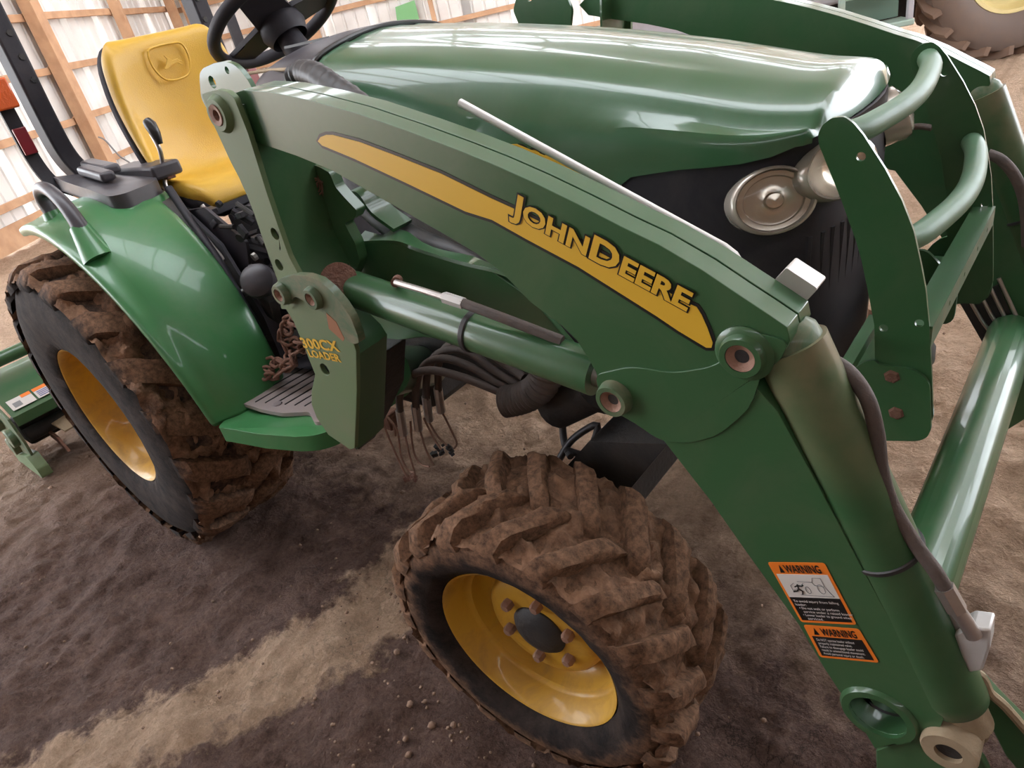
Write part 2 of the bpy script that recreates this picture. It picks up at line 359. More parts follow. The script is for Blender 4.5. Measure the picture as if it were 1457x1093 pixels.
WC = WP + WA*7.6; BD = Vector((math.sin(AW), -math.cos(AW), 0))
frame(WC, BD, 17.0, 4.0, [.3, 2.5, 4.9, 7.3, 9.7, 12.1, 14.5], 'wall_back', [.5, 1.12, 1.75, 2.38, 3.0, 3.62])
# unseen walls added behind and beside the viewer to cut light; left stays open
SW = V(-2, 3.5, 0) - WA*9.6 - BD*5.2
low_bounce = simple('low_bounce_sheet', (.16, .12, .09), .8)  # dark brown so the added walls bounce little light
frame(SW, BD, 13.9, 4.0, [.2, 3, 6, 9, 12], 'added_wall_front', [.5, 1.75, 3.0], low_bounce)
frame(SW, WA, 3.2, 4.0, [.2, 3], 'added_wall_left', [.5, 1.75, 3.0], low_bounce)
frame(SW + BD*13.9, WA, 4.4, 4.0, [.2, 2.2, 4.2], 'added_wall_right', [.5, 1.75, 3.0], low_bounce)
# roof: white steel with purlins; open strips added between sheets for light
roofC = V(-2, 3.5, 4.25); RR_ = Matrix((WA, BD, V(0, 0, 1))).transposed()
rf = M().box(roofC + WA*(-7.25) + V(0, 0, .12), (4.7, 17.5, .03), RR_).build('ceiling', wallm, None, kind='structure')
for a_, b_ in ((-3.7, .8), (2.3, 4.3), (6.0, 9.3)): M().box(roofC + WA*((a_+b_)/2) + V(0, 0, .12), (b_-a_, 17.5, .03), RR_).build('roof_sheet', wallm, rf)
for k in range(-8, 9):
    M().box(roofC + WA*-.2 + BD*(k*1.05), (19, .045, .10), RR_).build('purlin', wood, rf)
for k in (-8.6, -6.2, -3.8, -1.4, 1, 3.4, 5.8, 8.2):
    M().box(roofC + WA*k - V(0, 0, .16), (.05, 17, .18), RR_).build('rafter', wood, rf)
    for j in range(-3, 4):
        M().box(roofC + WA*k + BD*(j*2.4) - V(0, 0, .5), (.045, 1.1, .09), RR_ @ Matrix.Rotation(.6*(-1)**j, 3, 'X')).build('truss_web', wood, rf)

# ================================================================== the tractor
T = thing('compact_tractor', 'green compact tractor with front loader, yellow seat and muddy tyres on clay floor', 'tractor')
YO, YI = -.610, -.535           # loader arm outer and inner faces

# ---- wheels
def wheel(cx, cy, cz, prof, R0, lugh, lugn, lugw, yhalf, rubm, side, steer, rim_prof, rim_r, nut_r, nuts, big):
    """side -1 right, +1 left; local y is along the axle; tread lugs are sub-parts"""
    ny = 220
    rows = []
    for r, y in prof:
        rows.append([V(math.cos(2*PI*k/ny)*(r+.003*noise.noise(V(k*.2, y*30, r*30))), y*-side, math.sin(2*PI*k/ny)*(r+.003*noise.noise(V(k*.2, y*30, r*30)))) for k in range(ny)])
    tn = 'rear_tyre' if big else 'front_tyre'
    ty = M().grid(rows, closed=True).build(tn, rubm, T, sharp=60)
    ty.location = (cx, cy, cz); ty.rotation_euler.z = steer
    # lugs: two staggered rows of slanted bars
    def lug_mesh(sgn, seed):
        m = M(); ns, nw = 9, 5; top = []
        for i in range(ns+1):
            t = i/ns; y = sgn*(yhalf*(1.02) - t*yhalf*1.10)
            ang = -(.02 + t*.95*yhalf/R0*.72)
            row = []
            for j, (wv, hv) in enumerate(((-.62, 0), (-.50, .90), (-.2, 1.02), (.2, 1.02), (.50, .90), (.62, 0))):
                e = min(1, .35+6*t)*min(1, .3+5*(1-t))
                drop = max(0, abs(y)/yhalf-.72)**1.6*.16*(1.0 if not big else 1.2)*R0*1.2
                nz = noise.noise(V(i*.9+seed*7, j*1.3, seed*3.1))
                h = lugh*hv*e*(1+.28*nz) - drop - (.012 if hv == 0 else 0)
                a = ang + wv*lugw/R0*(1+.15*nz)
                row.append(V(-math.sin(a)*(R0+h), y, math.cos(a)*(R0+h)))
            top.append(row)
        m.grid(top); m.add([top[0][k] for k in range(6)], [(5, 4, 3, 2, 1, 0)]); m.add([top[-1][k] for k in range(6)], [(0, 1, 2, 3, 4, 5)])
        return m
    vari = {}
    for sgn in (-1, 1):
        for k in range(lugn):
            sd = k % 4; key = (sgn, sd)
            if key not in vari:
                o = lug_mesh(sgn, sd+2).build('tread_lug', rubm, ty, sharp=50); vari[key] = o.data
            else: o = link(bpy.data.objects.new('tread_lug', vari[key]), ty)
            o.rotation_euler.y = 2*PI*(k+(.5 if sgn > 0 else 0))/lugn
    # dried mud packed between and over the lugs
    mr = []
    for i in range(34):
        t = i/33*2-1; y = t*yhalf*1.0; row = []
        for k in range(ny):
            a = 2*PI*k/ny; p = V(math.cos(a)*R0*24, y*28, math.sin(a)*R0*24)
            q = noise.fractal(p*.55, .8, 2.1, 4)
            drop = max(0, abs(t)-.72)**1.6*.16*R0*1.2
            q2 = noise.fractal(p*2.1, .7, 2.0, 3); h = lugh*((.22 if big else .12) + (1.15 if big else .85)*q + .35*q2) - drop
            h = max(h, -.008)
            row.append(V(math.cos(a)*(R0+h), y, math.sin(a)*(R0+h)))
        mr.append(row)
    M().grid(mr, closed=True).build('caked_mud', mud, ty, sharp=180, kind='stuff')
    # rim
    rm = M().lathe([(r, y*side) for r, y in rim_prof], 64).build('rear_rim' if big else 'front_rim', rimm, T, sharp=50)
    rm.location = (cx, cy, cz); rm.rotation_euler.z = steer
    yd = rim_prof[-1][1]*side
    for k in range(nuts):
        a = 2*PI*k/nuts+.35; c = V(math.cos(a)*nut_r, yd + .008*side, math.sin(a)*nut_r)
        nt = M().lathe([(1e-5, .012*side), (.009, .012*side), (.013, .006*side), (.013, -.008*side)], 6, c, (0, 1, 0)).build('lug_nut', pinm, rm)
        if big: pass
    M().lathe([(1e-5, .022*side), (.030, .022*side), (.052, .014*side), (.062, .004*side), (.063, -.01*side)], 32, (0, yd, 0), (0, 1, 0)).build('hub_cap', dark, rm)
    return ty
fprof = [(.2075, .088), (.212, .112), (.235, .130), (.265, .137), (.290, .135), (.303, .125), (.309, .105), (.313, .06), (.314, 0), (.313, -.06), (.309, -.105), (.303, -.125), (.290, -.135), (.265, -.137), (.235, -.13), (.212, -.112), (.2075, -.088)]
frim = [(.205, .098), (.2095, .104), (.2085, .109), (.203, .106), (.197, .092), (.190, .075), (.187, .045), (.177, .035), (.165, .020), (.160, -.010), (.150, -.03), (.125, -.030), (.112, -.022), (.095, -.018), (.03, -.018)]
frim = [(.205, .098), (.2095, .104), (.2085, .109), (.203, .106), (.198, .092), (.190, .082), (.188, .058), (.184, .050), (.176, .047), (.174, .040), (.172, .020), (.160, .0), (.148, -.006), (.139, .008), (.132, .034), (.122, .044), (.10, .047), (.03, .047)]
for s in (-1, 1):
    wheel(1.7226, .556*s, .337, [(r, y) for r, y in fprof], .311, .034, 19, .040, .136, rub_f, s, .085*1.0, frim, .209, .084, 6, False)
rprof = [(.2605, .155), (.266, .178), (.30, .190), (.36, .196), (.42, .194), (.465, .184), (.492, .170), (.506, .14), (.514, .08), (.516, 0), (.514, -.08), (.506, -.14), (.492, -.17), (.465, -.184), (.42, -.194), (.36, -.196), (.3, -.19), (.266, -.178), (.2605, -.155)]
rrim = [(.256, .163), (.2623, .170), (.2615, .176), (.256, .172), (.247, .155), (.240, .120), (.236, .09), (.222, .075), (.215, .045), (.205, .02), (.16, .0), (.13, .012), (.10, .02), (.04, .02)]
for s in (-1, 1):
    wheel(0, .553*s, .528, rprof, .510, .036, 19, .075, .188, rub_r, s, 0, rrim, .262, .10, 8, True)

# ---- loader arm (right), then mirrored
ridge = [(345, 128), (387, 131), (442, 143), (504, 160), (579, 186), (648, 212), (700, 233), (760, 260), (823, 291), (885, 323), (937, 348), (1000, 385), (1053, 421), (1094, 448), (1120, 466)]
knee_r = [(1124, 485), (1112, 510), (1098, 522), (1084, 533), (1074, 550)]
boom_r = [(1106, 585), (1169, 700), (1205, 768), (1260, 870), (1316, 973), (1343, 1023)]
boom_end = [(1335, 1042), (1245, 1066)]
boom_l = [(1209, 1006), (1172, 950), (1137, 890), (1093, 829), (1060, 783), (1011, 713), (944, 627)]
knee_l = [(932, 622), (905, 600), (882, 587), (862, 578), (854, 556), (848, 530), (837, 510), (821, 485), (800, 464)]
under = [(755, 430), (714, 388), (680, 362), (640, 338), (559, 292), (473, 243), (422, 222), (363, 202), (325, 188), (305, 165), (315, 140)]
outline = UY(ridge + knee_r + boom_r + boom_end + boom_l + knee_l + under, YO)
bossK, bossC, bossL = U(1060, 502, 1, YO), U(878, 563, 1, YO), U(1250, 1017, 1, YO)
arm = M().plate(outline, (0, .031, 0), holes=[(bossL, .036)]).build('loader_arm', green, T, bevel=.009, seg=3, label='loader arm whose lower corner is rubbed and dusty')
M().plate([p+V(0, .034, 0) for p in outline], (0, .031, 0), holes=[(bossL+V(0, .034, 0), .036)]).build('inner_arm_shell', green, arm, bevel=.009, seg=3)
_i = offset(outline, .006, V(0, 1, 0)); _i = _i if _i[5].z < outline[5].z else offset(outline, -.006, V(0, 1, 0))
M().plate([p+V(0, .0305, 0) for p in _i], (0, .005, 0), holes=[(bossL+V(0, .0305, 0), .036)]).build('arm_core', dark, arm)
# gusset plate around the knee, thin overlay
gus = UY([(1124, 485), (1112, 510), (1098, 522), (1084, 533), (1074, 565), (1066, 580), (1052, 594), (1022, 619), (985, 628), (944, 628), (905, 601), (882, 588), (862, 578), (854, 556), (848, 532), (900, 520), (960, 530), (1020, 520), (1075, 470)], YO)
M().plate(rounded(gus, .02), (0, -.003, 0)).build('knee_gusset', green, arm, bevel=.0015)
def boss(c, r, rh, ln, parent, mat=green, ring=pinm, mat_in=dark, out=-1):
    b = M().lathe([(rh, 0), (rh, ln), (r*.93, ln), (r, ln*.8), (r*1.12, 0)], 40, c, (0, out, 0)).build('pin_boss', mat, parent, sharp=50)
    M().lathe([(rh*.5, -ln*.3), (rh*.52, ln*.75), (rh*.95, ln*1.02), (rh*1.0, ln*.8), (rh, 0)], 32, c, (0, out, 0)).build('pin', ring, b, sharp=50)
    M().disc(Vector(c)+V(0, out*ln*.45, 0), (0, 1, 0), rh*.5, ln*.5, 20).build('grease_cap', mat_in, b)
    return b
def boss2(c, r, rh, ln, parent, mat=green, out=-1):
    b = M().lathe([(rh, 0), (rh, ln), (r*.93, ln), (r, ln*.8), (r*1.12, 0)], 40, c, (0, out, 0))
    b.lathe([(rh*.5, -ln*.3), (rh*.52, ln*.75), (rh*.95, ln*1.02), (rh*1.0, ln*.8), (rh, 0)], 32, c, (0, out, 0))
    return b
def armboss(c, r, rh, ln, name='pin_boss', mat=green):
    M().lathe([(rh, 0), (rh, ln), (r*.93, ln), (r, ln*.78), (r*1.1, 0)], 40, c, (0, -1, 0)).build(name, mat, arm, sharp=50)
    M().lathe([(rh*.48, -.004), (rh*.5, ln*.6), (rh*.97, ln*.95), (rh, 0)], 32, c, (0, -1, 0)).build('pin', pinm, arm, sharp=50)
    M().disc(Vector(c)+V(0, -ln*.3, 0), (0, 1, 0), rh*.52, ln*.5, 20).build('grease_fitting', dark, arm)
armboss(bossK, .026, .0175, .015)
M().lathe([(.034, 0), (.0345, .003), (.031, .006), (.025, .007)], 40, bossK, (0, -1, 0)).build('boss_collar', green, arm, sharp=50)
armboss(bossC, .0245, .0165, .018, mat=green_dusty)
M().lathe([(.036, .02), (.036, -.006), (.046, -.006), (.050, 0), (.050, .02)], 40, bossL, (0, 1, 0)).build('boss_collar', green, arm, sharp=50)

# yellow stripe decal with black edge
st_top = [(452, 201), (456, 195), (464, 192), (473, 192), (511, 202), (559, 220), (627, 247), (700, 283), (731, 297), (790, 327), (860, 363), (920, 398), (977, 431), (991, 437), (998, 448), (1006, 466), (1014, 488), (1012, 495), (1005, 495)]
st_bot = [(965, 471), (934, 450), (896, 426), (823, 380), (750, 341), (700, 313), (662, 301), (579, 261), (504, 226), (458, 207)]
sty = UY(st_top+st_bot, YO-.0014)
nY = V(0, 1, 0)
big_ = offset(sty, .0046, nY)
if (big_[8]-sty[8]).z < 0: big_ = offset(sty, -.0046, nY)
M().plate([p+V(0, .0006, 0) for p in big_], (0, .0010, 0)).build('stripe_border', decalb, arm, no_mirror=1)
M().plate(sty, (0, .001, 0)).build('stripe_decal', decaly, arm, no_mirror=1)

def text_mesh(body, offs=0.0):
    c = bpy.data.curves.new('t', 'FONT'); c.body = body; c.size = 1; c.offset = offs; c.resolution_u = 3; c.fill_mode = 'FRONT'
    o = bpy.data.objects.new('t', c); COL.objects.link(o); bpy.context.view_layer.update()
    me = bpy.data.meshes.new_from_object(o.evaluated_get(bpy.context.evaluated_depsgraph_get()))
    v = [Vector(p.co) for p in me.vertices]; f = [tuple(p.vertices) for p in me.polygons]
    bpy.data.objects.remove(o); bpy.data.curves.remove(c); bpy.data.meshes.remove(me); return v, f
def lettering(runs, A, Bp, up_hint, nrm, off, name, mat, parent, thick=.0, offs=.012):
    """runs: [(text, relative size)] laid from A to Bp on their plane; cap height scales with length"""
    parts = []; x = 0
    for t, s in runs:
        v, f = text_mesh(t, 0); v2, f2 = text_mesh(t, offs)
        wdt = max(p.x for p in v); parts.append((v2, f2, x, s)); x += (wdt+.075)*s
    tot = x-.075*runs[-1][1]
    ex = (Bp-A); Ln = ex.length; ex = ex.normalized(); ey = ex.cross(nrm).normalized()
    if ey.dot(up_hint) < 0: ey = -ey
    m = M()
    for v, f, x0, s in parts:
        m.add([A + ex*((x0+p.x*s)/tot*Ln) + ey*(p.y*s)*(name and lettering.h) + nrm*off for p in v], f)
    return m.build(name, mat, parent, no_mirror=1)
NO = V(0, -1, 0)
lettering.h = .0345/.92
JA, JB = U(732, 305, 1, YO), U(977, 440, 1, YO)
RUN = [('J', 1.15), ('OHN', .92), ('D', 1.2), ('EERE', .95)]
lettering(RUN, JA, JB, V(0, 0, 1), NO, .0022, 'letter_outline', decalb, arm, offs=.082)
lettering(RUN, JA, JB, V(0, 0, 1), NO, .0030, 'lettering', decaly, arm, offs=.036)

# warning labels on the lower boom
def quad(pts, y, th, name, mat, parent, r=.004):
    return M().plate(rounded(UY(pts, y), r), (0, th, 0)).build(name, mat, parent, no_mirror=1)
def bil(q, s, t): return (q[0]*(1-s)+q[1]*s)*(1-t) + (q[3]*(1-s)+q[2]*s)*t
def in_quad(q, s0, t0, s1, t1): return [bil(q, s0, t0), bil(q, s1, t0), bil(q, s1, t1), bil(q, s0, t1)]
yl = YO-.0008
Q1 = UY([(1092, 800), (1173, 801), (1219, 889), (1140, 885)], yl); Q2 = UY([(1143, 889), (1222, 895), (1251, 943), (1167, 935)], yl)
def qplate(q, name, mat, lift, parent): return M().plate([p+V(0, -lift, 0) for p in q], (0, .0006, 0)).build(name, mat, parent, no_mirror=1)
def txt_in(q, s, t, h, body, mat, lift, parent, name, width=None, offs=.01):
    v, f = text_mesh(body, offs); ex = (q[1]-q[0]); ey = (q[3]-q[0]); W = width or None
    tw = max(p.x for p in v); k = (W/tw) if W else h
    o = q[0]+ex*s+ey*t
    return M().add([o + ex*(p.x*k) - ey*(p.y*h) + V(0, -lift, 0) for p in v], f).build(name, mat, parent, no_mirror=1)
w1 = qplate(rounded(Q1, .004), 'warning_label', decalo, .0004, arm)
qplate(in_quad(Q1, .05, .19, .95, .57), 'pictogram_panel', decalw, .0009, w1)
qplate(in_quad(Q1, .05, .57, .95, .96), 'text_panel', decalb, .0009, w1)
txt_in(Q1, .26, .155, .17, 'WARNING', decalb, .0012, w1, 'lettering', .62, .03)
M().plate([p+V(0, -.0012, 0) for p in (bil(Q1, .15, .16), bil(Q1, .23, .16), bil(Q1, .19, .04))], (0, .0005, 0)).build('alert_triangle', decalb, w1, no_mirror=1)
for k, tx in enumerate(['To avoid injury from falling', 'loader:', '  • Do not walk or perform', '    service under a raised loader', '  • Lower loader to ground when', '    serviced.']):
    txt_in(Q1, .09, .645+k*.058, .055, tx, decalw, .0013, w1, 'small_print', .028*len(tx), .01)
def linein(q, pts, mat, parent, name, r=.0006, lift=.0014):
    P = [bil(q, a, b)+V(0, -lift, 0) for a, b in pts]; return M().tube(P, r, 5).build(name, mat, parent, no_mirror=1)
circ = lambda a, b, r, n=14: [(a+r*.75*math.cos(2*PI*k/n), b+r*math.sin(2*PI*k/n)) for k in range(n+1)]
linein(Q1, circ(.72, .42, .075), decalg, w1, 'drawn_wheel', .0004)
linein(Q1, circ(.48, .44, .055), decalg, w1, 'drawn_wheel', .0004)
linein(Q1, [(.36, .30), (.62, .31), (.64, .36), (.80, .38), (.84, .47), (.88, .54), (.30, .52)], decalg, w1, 'drawn_tractor', .0004)
linein(Q1, [(.62, .31), (.66, .24), (.80, .24), (.80, .38)], decalg, w1, 'drawn_canopy', .0004)
linein(Q1, [(.28, .33), (.20, .37), (.20, .45), (.30, .42), (.45, .33)], decalg, w1, 'drawn_bucket', .0004)
for pp in ([(.335, .35), (.32, .42), (.37, .46), (.34, .51)], [(.32, .42), (.27, .46), (.20, .47)], [(.33, .37), (.40, .38), (.43, .36)], [(.33, .37), (.27, .39)]):
    linein(Q1, pp, decalb, w1, 'drawn_person', .0011)
w2 = qplate(rounded(Q2, .004), 'warning_label', decalo, .0004, arm)
qplate(in_quad(Q2, .06, .33, .94, .93), 'text_panel', decalb, .0009, w2)
txt_in(Q2, .29, .27, .30, 'WARNING', decalb, .0012, w2, 'lettering', .62, .03)
M().plate([p+V(0, -.0012, 0) for p in (bil(Q2, .13, .27), bil(Q2, .22, .27), bil(Q2, .18, .06))], (0, .0005, 0)).build('alert_triangle', decalb, w2, no_mirror=1)
for k, tx in enumerate(['Do NOT operate loader without', 'properly maintained valve.', 'Failure to disengage loader could', 'result in unintentional movement.', 'Avoid personal injury or death.']):
    txt_in(Q2, .12, .45+k*.105, .10, tx, decalw, .0013, w2, 'small_print', .0235*len(tx), .01)

# lift cylinder
c0, c1 = U(498, 409, 1, -.572), U(850, 532, 1, -.572)
cyl = M().tube([c0, c0.lerp(c1, .02), c1], [.030, .0335, .0335], 36).build('lift_cylinder', green, T, sharp=40)
dirc = (c1-c0).normalized()
M().tube([c1, c1+dirc*.10], .018, 20).build('piston_rod', steel, cyl)
M().tube([c0-dirc*.045, c0+dirc*.002], [.034, .032], 24).build('end_cap', rust, cyl)
M().lathe([(.0345, -.006), (.0365, -.004), (.0365, .004), (.0345, .006)], 30, c0.lerp(c1, .565), dirc).build('zip_tie', hosec, cyl)
M().tube(catmull([U(563, 402, 1, -.585), U(600, 413, 1, -.585), U(634, 424, 1, -.585)], 3), .0055, 10).build('hydraulic_line', steel, cyl)
M().tube([U(632, 423, 1, -.585), U(660, 432, 1, -.585)], .0095, 6).build('hose_fitting', zinc, cyl)
M().tube(catmull([U(658, 431, 1, -.585), U(690, 443, 1, -.585), U(730, 458, 1, -.58), U(800, 485, 1, -.57)], 4), .008, 12).build('hydraulic_hose', hose, cyl)
M().tube([U(563, 402, 1, -.585), U(566, 398, 1, -.56)], .009, 10).build('elbow_fitting', rust, cyl)

# dump cylinder in front of the lower boom
d0, d1 = U(1106, 492, 1, -.571), U(1356, 1000, 1, -.571)
ux = (d1-d0).normalized(); sh = ux.cross(V(0, 1, 0)).normalized(); sh = sh if sh.x > 0 else -sh
RD = .041
d0 += sh*.016; d1 += sh*.006
dc = M().tube([d0, d1-ux*.03, d1-ux*.008, d1], [RD, RD, RD*.93, RD*.7], 40).build('dump_cylinder', dusty_z('green_paint_dust_top', .90, 1.10), T, sharp=45, label='fat green hydraulic cylinder, dusty at its top end')
M().tube([d0-ux*.022, d0-ux*.012, d0+ux*.002], [.026, .034, .036], 32).build('cylinder_head', green_dusty, dc)
M().tube([d1-ux*.01, d1+ux*.035], .030, 24).build('rod_end', tan, dc)
M().lathe([(RD+.0005, -.003), (RD+.003, -.002), (RD+.003, .003), (RD+.0005, .004)], 36, d0.lerp(d1, .535), ux+V(0, .12, .05)).build('zip_tie', hosec, dc)
# clevis and pin hub at the lower end
hubc = U(1352, 1062, 1, -.61)
hb = M().lathe([(.016, 0), (.016, .012), (.031, .012), (.033, .008), (.033, -.06), (.030, -.08)], 36, hubc, (0, -1, 0)).build('pin_hub', tan, T, sharp=50, label='tan dust-covered pin hub')
M().lathe([(.034, -.045), (.0365, -.043), (.0365, -.035), (.034, -.033)], 36, hubc, (0, -1, 0)).build('snap_ring', tan, hb)
M().disc(hubc+V(0, .01, 0), (0, 1, 0), .017, .03).build('pin', dark, hb)
M().plate(UY([(1246, 1068), (1300, 1050), (1338, 1028), (1362, 1040), (1400, 1085), (1440, 1170), (1250, 1190)], -.598), (0, .012, 0)).build('carrier_plate', green, T, bevel=.002)
M().plate(UY([(1380, 958), (1398, 965), (1420, 990), (1470, 1040), (1520, 1100), (1500, 1160), (1430, 1075), (1392, 1000)], -.54), (0, .012, 0)).build('tilt_link', green, T, bevel=.002)
M().tube(catmull([U(1372, 950, 1, -.565), U(1396, 962, 1, -.56), U(1408, 985, 1, -.555), U(1430, 1005, 1, -.55), U(1465, 1045, 1, -.545)], 4), .006, 8).build('link_edge', tan, T)
M().plate(UY([(1357, 905), (1382, 893), (1410, 897), (1408, 925), (1398, 955), (1378, 958), (1366, 930)], -.585), (0, .03, 0)).build('port_block', zinc, T, bevel=.003)
# hoses running down the dump cylinder
yh = -.60
hp = catmull([U(1158, 508, 1, -.54), U(1185, 514, 1, -.545), U(1213, 535, 1, -.555), U(1236, 572, 1, -.565), U(1248, 620, 1, -.57), U(1254, 670, 1, -.575), U(1270, 720, 1, -.58), U(1303, 775, 1, -.585), U(1330, 812, 1, -.59), U(1348, 842, 1, -.59)], 5)
M().tube(hp, .0085, 14).build('hydraulic_hose', hose, T)
M().tube([U(1343, 835, 1, -.59), U(1362, 868, 1, -.59)], .0115, 6).build('hose_fitting', steel, T)
M().tube(catmull([U(1360, 865, 1, -.59), U(1374, 885, 1, -.59), U(1386, 905, 1, -.59)], 3), .009, 12).build('hydraulic_line', steel, T)
M().tube(catmull([U(1350, 852, 1, -.57), U(1358, 880, 1, -.57), U(1366, 900, 1, -.57)], 3), .007, 12).build('hydraulic_line', steel, T)
M().tube(catmull([U(1160, 520, 1, -.54), U(1195, 600, 1, -.54), U(1232, 655, 1, -.55), U(1262, 715, 1, -.56), U(1310, 790, 1, -.57), U(1350, 850, 1, -.57)], 5), .006, 10).build('hydraulic_line', tan, T)
M().tube(catmull([U(1140, 480, 1, -.55), U(1150, 484, 1, -.55), U(1155, 496, 1, -.55), U(1150, 510, 1, -.55)], 4), .009, 12).build('elbow_fitting', tan, T)
M().tube([U(1186, 583, 1, -.53), U(1207, 580, 1, -.50)], .009, 6).build('hose_fitting', steel, T)

# level rod and clip
M().tube([U(655, 146, 1, -.505), U(900, 281, 1, -.515), U(1030, 352, 1, -.52), U(1044, 363, 1, -.523), U(1051, 374, 1, -.53)], .0058, 14).build('level_rod', zinc, T)
cl = UY([(1101, 399), (1119, 381), (1126, 386), (1164, 411), (1146, 430), (1110, 413)], -.545)
M().plate(rounded(cl, .004), (0, .03, .0)).build('rod_clip', zinc, T, bevel=.002)

# ---- loader mast (right)
YM = -.628
mast = M().plate(rounded(UY([(286, 134), (296, 131), (309, 128), (322, 130), (333, 139), (341, 160), (353, 190), (364, 225), (378, 270), (395, 320), (411, 365), (430, 400), (430, 440), (400, 440), (395, 399), (384, 369), (360, 300), (345, 262), (329, 257-25), (305, 180)], YM), .006), (0, .010, 0), holes=[(U(391, 333, 1, YM), .0115), (U(397, 377, 1, YM), .0115)]).build('mast_plate', olive, T, bevel=.002, label='dust-greyed outer plate of the loader mast')
pv = U(315, 162, 1, YM)
M().lathe([(.018, 0), (.018, .010), (.0255, .010), (.028, .007), (.032, 0)], 32, pv, (0, -1, 0)).build('pin_boss', olive, mast)
M().lathe([(1e-5, .0), (.008, .001), (.009, .010), (.017, .012), (.0185, 0)], 28, pv, (0, -1, 0)).build('pin', pinm, mast)
# box column behind: front face
mx0 = UY([(341, 150), (353, 190), (364, 225), (378, 270), (395, 320), (411, 365), (430, 400), (455, 450), (497, 492), (506, 506), (507, 638)], YM+.01)
m = M(); m.grid([[p, p+V(-.002, .06, 0), p+V(-.006, .118 if p.z > 1.04 else .085, 0)] for p in mx0]); m.build('mast_front_face', green, T, solid=.006)
inner = UY([(284, 115), (284, 104), (289, 97), (304, 90), (320, 87), (333, 92), (342, 100), (352, 113), (372, 150), (385, 220), (400, 300), (415, 370), (420, 400), (400, 390), (370, 320), (330, 230), (300, 165), (286, 140)], -.515)
M().plate(rounded(inner, .01), (0, .010, 0), holes=[(U(302, 117, 1, -.515), .0115), (U(323, 100, 1, -.515), .0065)]).build('inner_mast_plate', green, T, bevel=.002)
# two-pin bracket and lower plate with the model decal
low = UY([(402, 432), (418, 459), (435, 500), (448, 533), (443, 557), (443, 575), (450, 594), (467, 619), (498, 640), (505, 638), (508, 554), (507, 500), (497, 470), (470, 420), (440, 405), (410, 405)], YM)
lp = M().plate(low, (0, .010, 0), holes=[(U(462, 526, 1, YM), .0135)]).build('lower_mast_plate', olive, T, bevel=.0015, label='olive lower mast plate with yellow lettering')
br = UY([(392, 412), (393, 402), (400, 396), (417, 392), (435, 393), (453, 399), (470, 413), (486, 432), (499, 452), (508, 475), (511, 488), (504, 490), (490, 483), (468, 468), (462, 447), (444, 434), (420, 422), (408, 436), (398, 430)], YM-.012)
M().plate(rounded(br, .006), (0, .016, 0)).build('pin_bracket', green_dusty, lp, bevel=.004)
for (a, b) in ((403, 417), (448, 423)):
    c = U(a, b, 1, YM-.012)
    M().lathe([(.013, 0), (.013, .012), (.019, .012), (.0215, .008), (.023, -.002)], 28, c, (0, -1, 0)).build('pin_boss', green_dusty, lp)
    M().lathe([(1e-5, .004), (.006, .004), (.012, .011), (.0135, 0)], 24, c, (0, -1, 0)).build('pin', pinm, lp)
M().plate(UY([(464, 445), (478, 458), (490, 482), (488, 486), (468, 468)], YM-.0125), (0, .0006, 0)).build('worn_primer_patch', simple('primer', (.30, .13, .06), .8), lp)
lettering.h = .0225/.7
lettering([('300CX', 1)], U(432, 494, 1, YM), U(484, 500, 1, YM), V(0, 0, 1), NO, .0012, 'lettering', decaly, lp, offs=.03)
lettering.h = .017/.7
lettering([('LOADER', 1)], U(441, 507, 1, YM), U(486, 515, 1, YM), V(0, 0, 1), NO, .0012, 'lettering', decaly, lp, offs=.03)
for q in ((391, 333), (397, 377)): M().disc(U(q[0], q[1], 1, YM)+V(.002, .011, 0), (0, 1, 0), .014, .002).build('hole_shade_disc', decalb, mast)  # black discs paint in the shade inside the mast holes
M().disc(U(462, 526, 1, YM)+V(.002, .0115, 0), (0, 1, 0), .017, .002).build('hole_shade_disc', decalb, lp)  # same painted shade behind the lower plate hole
# rear face of mast box
M().plate(UY([(455, 450), (507, 490), (507, 640), (480, 600), (445, 500)], -.50), (0, .01, 0)).build('inner_lower_plate', green, T)
M().tube([U(482, 400, 1, -.60), U(500, 410, 1, -.50)], .034, 24).build('cross_sleeve', rust, T)

# ---- loader side frame on the tractor, lever and flange
YF = -.47
sf = UY([(505, 350), (515, 345), (546, 345), (569, 347), (597, 358), (629, 368), (665, 378), (700, 386), (738, 412), (770, 440), (820, 500), (840, 540), (760, 520), (679, 497), (645, 487), (604, 480), (570, 484), (542, 491), (511, 492), (491, 480), (470, 420), (445, 370), (440, 300), (470, 300)], YF)
side = M().plate(sf, (0, .012, 0)).build('loader_side_frame', green, T, bevel=.002)
fl = catmull([U(a, b, 1, YF) for a, b in ((505, 346), (546, 344), (569, 346), (597, 357), (629, 367), (665, 377), (705, 386), (745, 402))], 3)
fl2 = catmull([U(a, b, 1, YF+.055) for a, b in ((520, 330), (546, 336), (566, 327), (606, 344), (652, 358), (680, 370), (710, 382), (745, 400))], 3)
M().grid([fl, fl2]).build('frame_flange', green, side, solid=.006)
lip_ = catmull([U(a, b, 1, YF+.03) for a, b in ((488, 279), (501, 275), (511, 280), (528, 304), (560, 328))], 4)
M().grid([lip_, [p+V(.0, .05, 0) for p in lip_]]).build('flange_tongue', green, side, solid=.008)
lv = UY([(432, 241), (441, 233), (455, 238), (469, 246), (477, 266), (489, 280), (508, 300), (505, 310), (490, 318), (505, 346), (512, 372), (500, 400), (470, 372), (448, 330), (436, 290), (430, 262)], -.505)
M().plate(rounded(lv, .006), (0, .022, 0)).build('latch_lever', green, side, bevel=.003)
M().plate(rounded(UY([(433, 250), (443, 244), (453, 252), (460, 275), (456, 300), (462, 318), (450, 322), (440, 300), (434, 275)], -.5065), .004), (0, .001, 0)).build('latch_recess', rust, side)
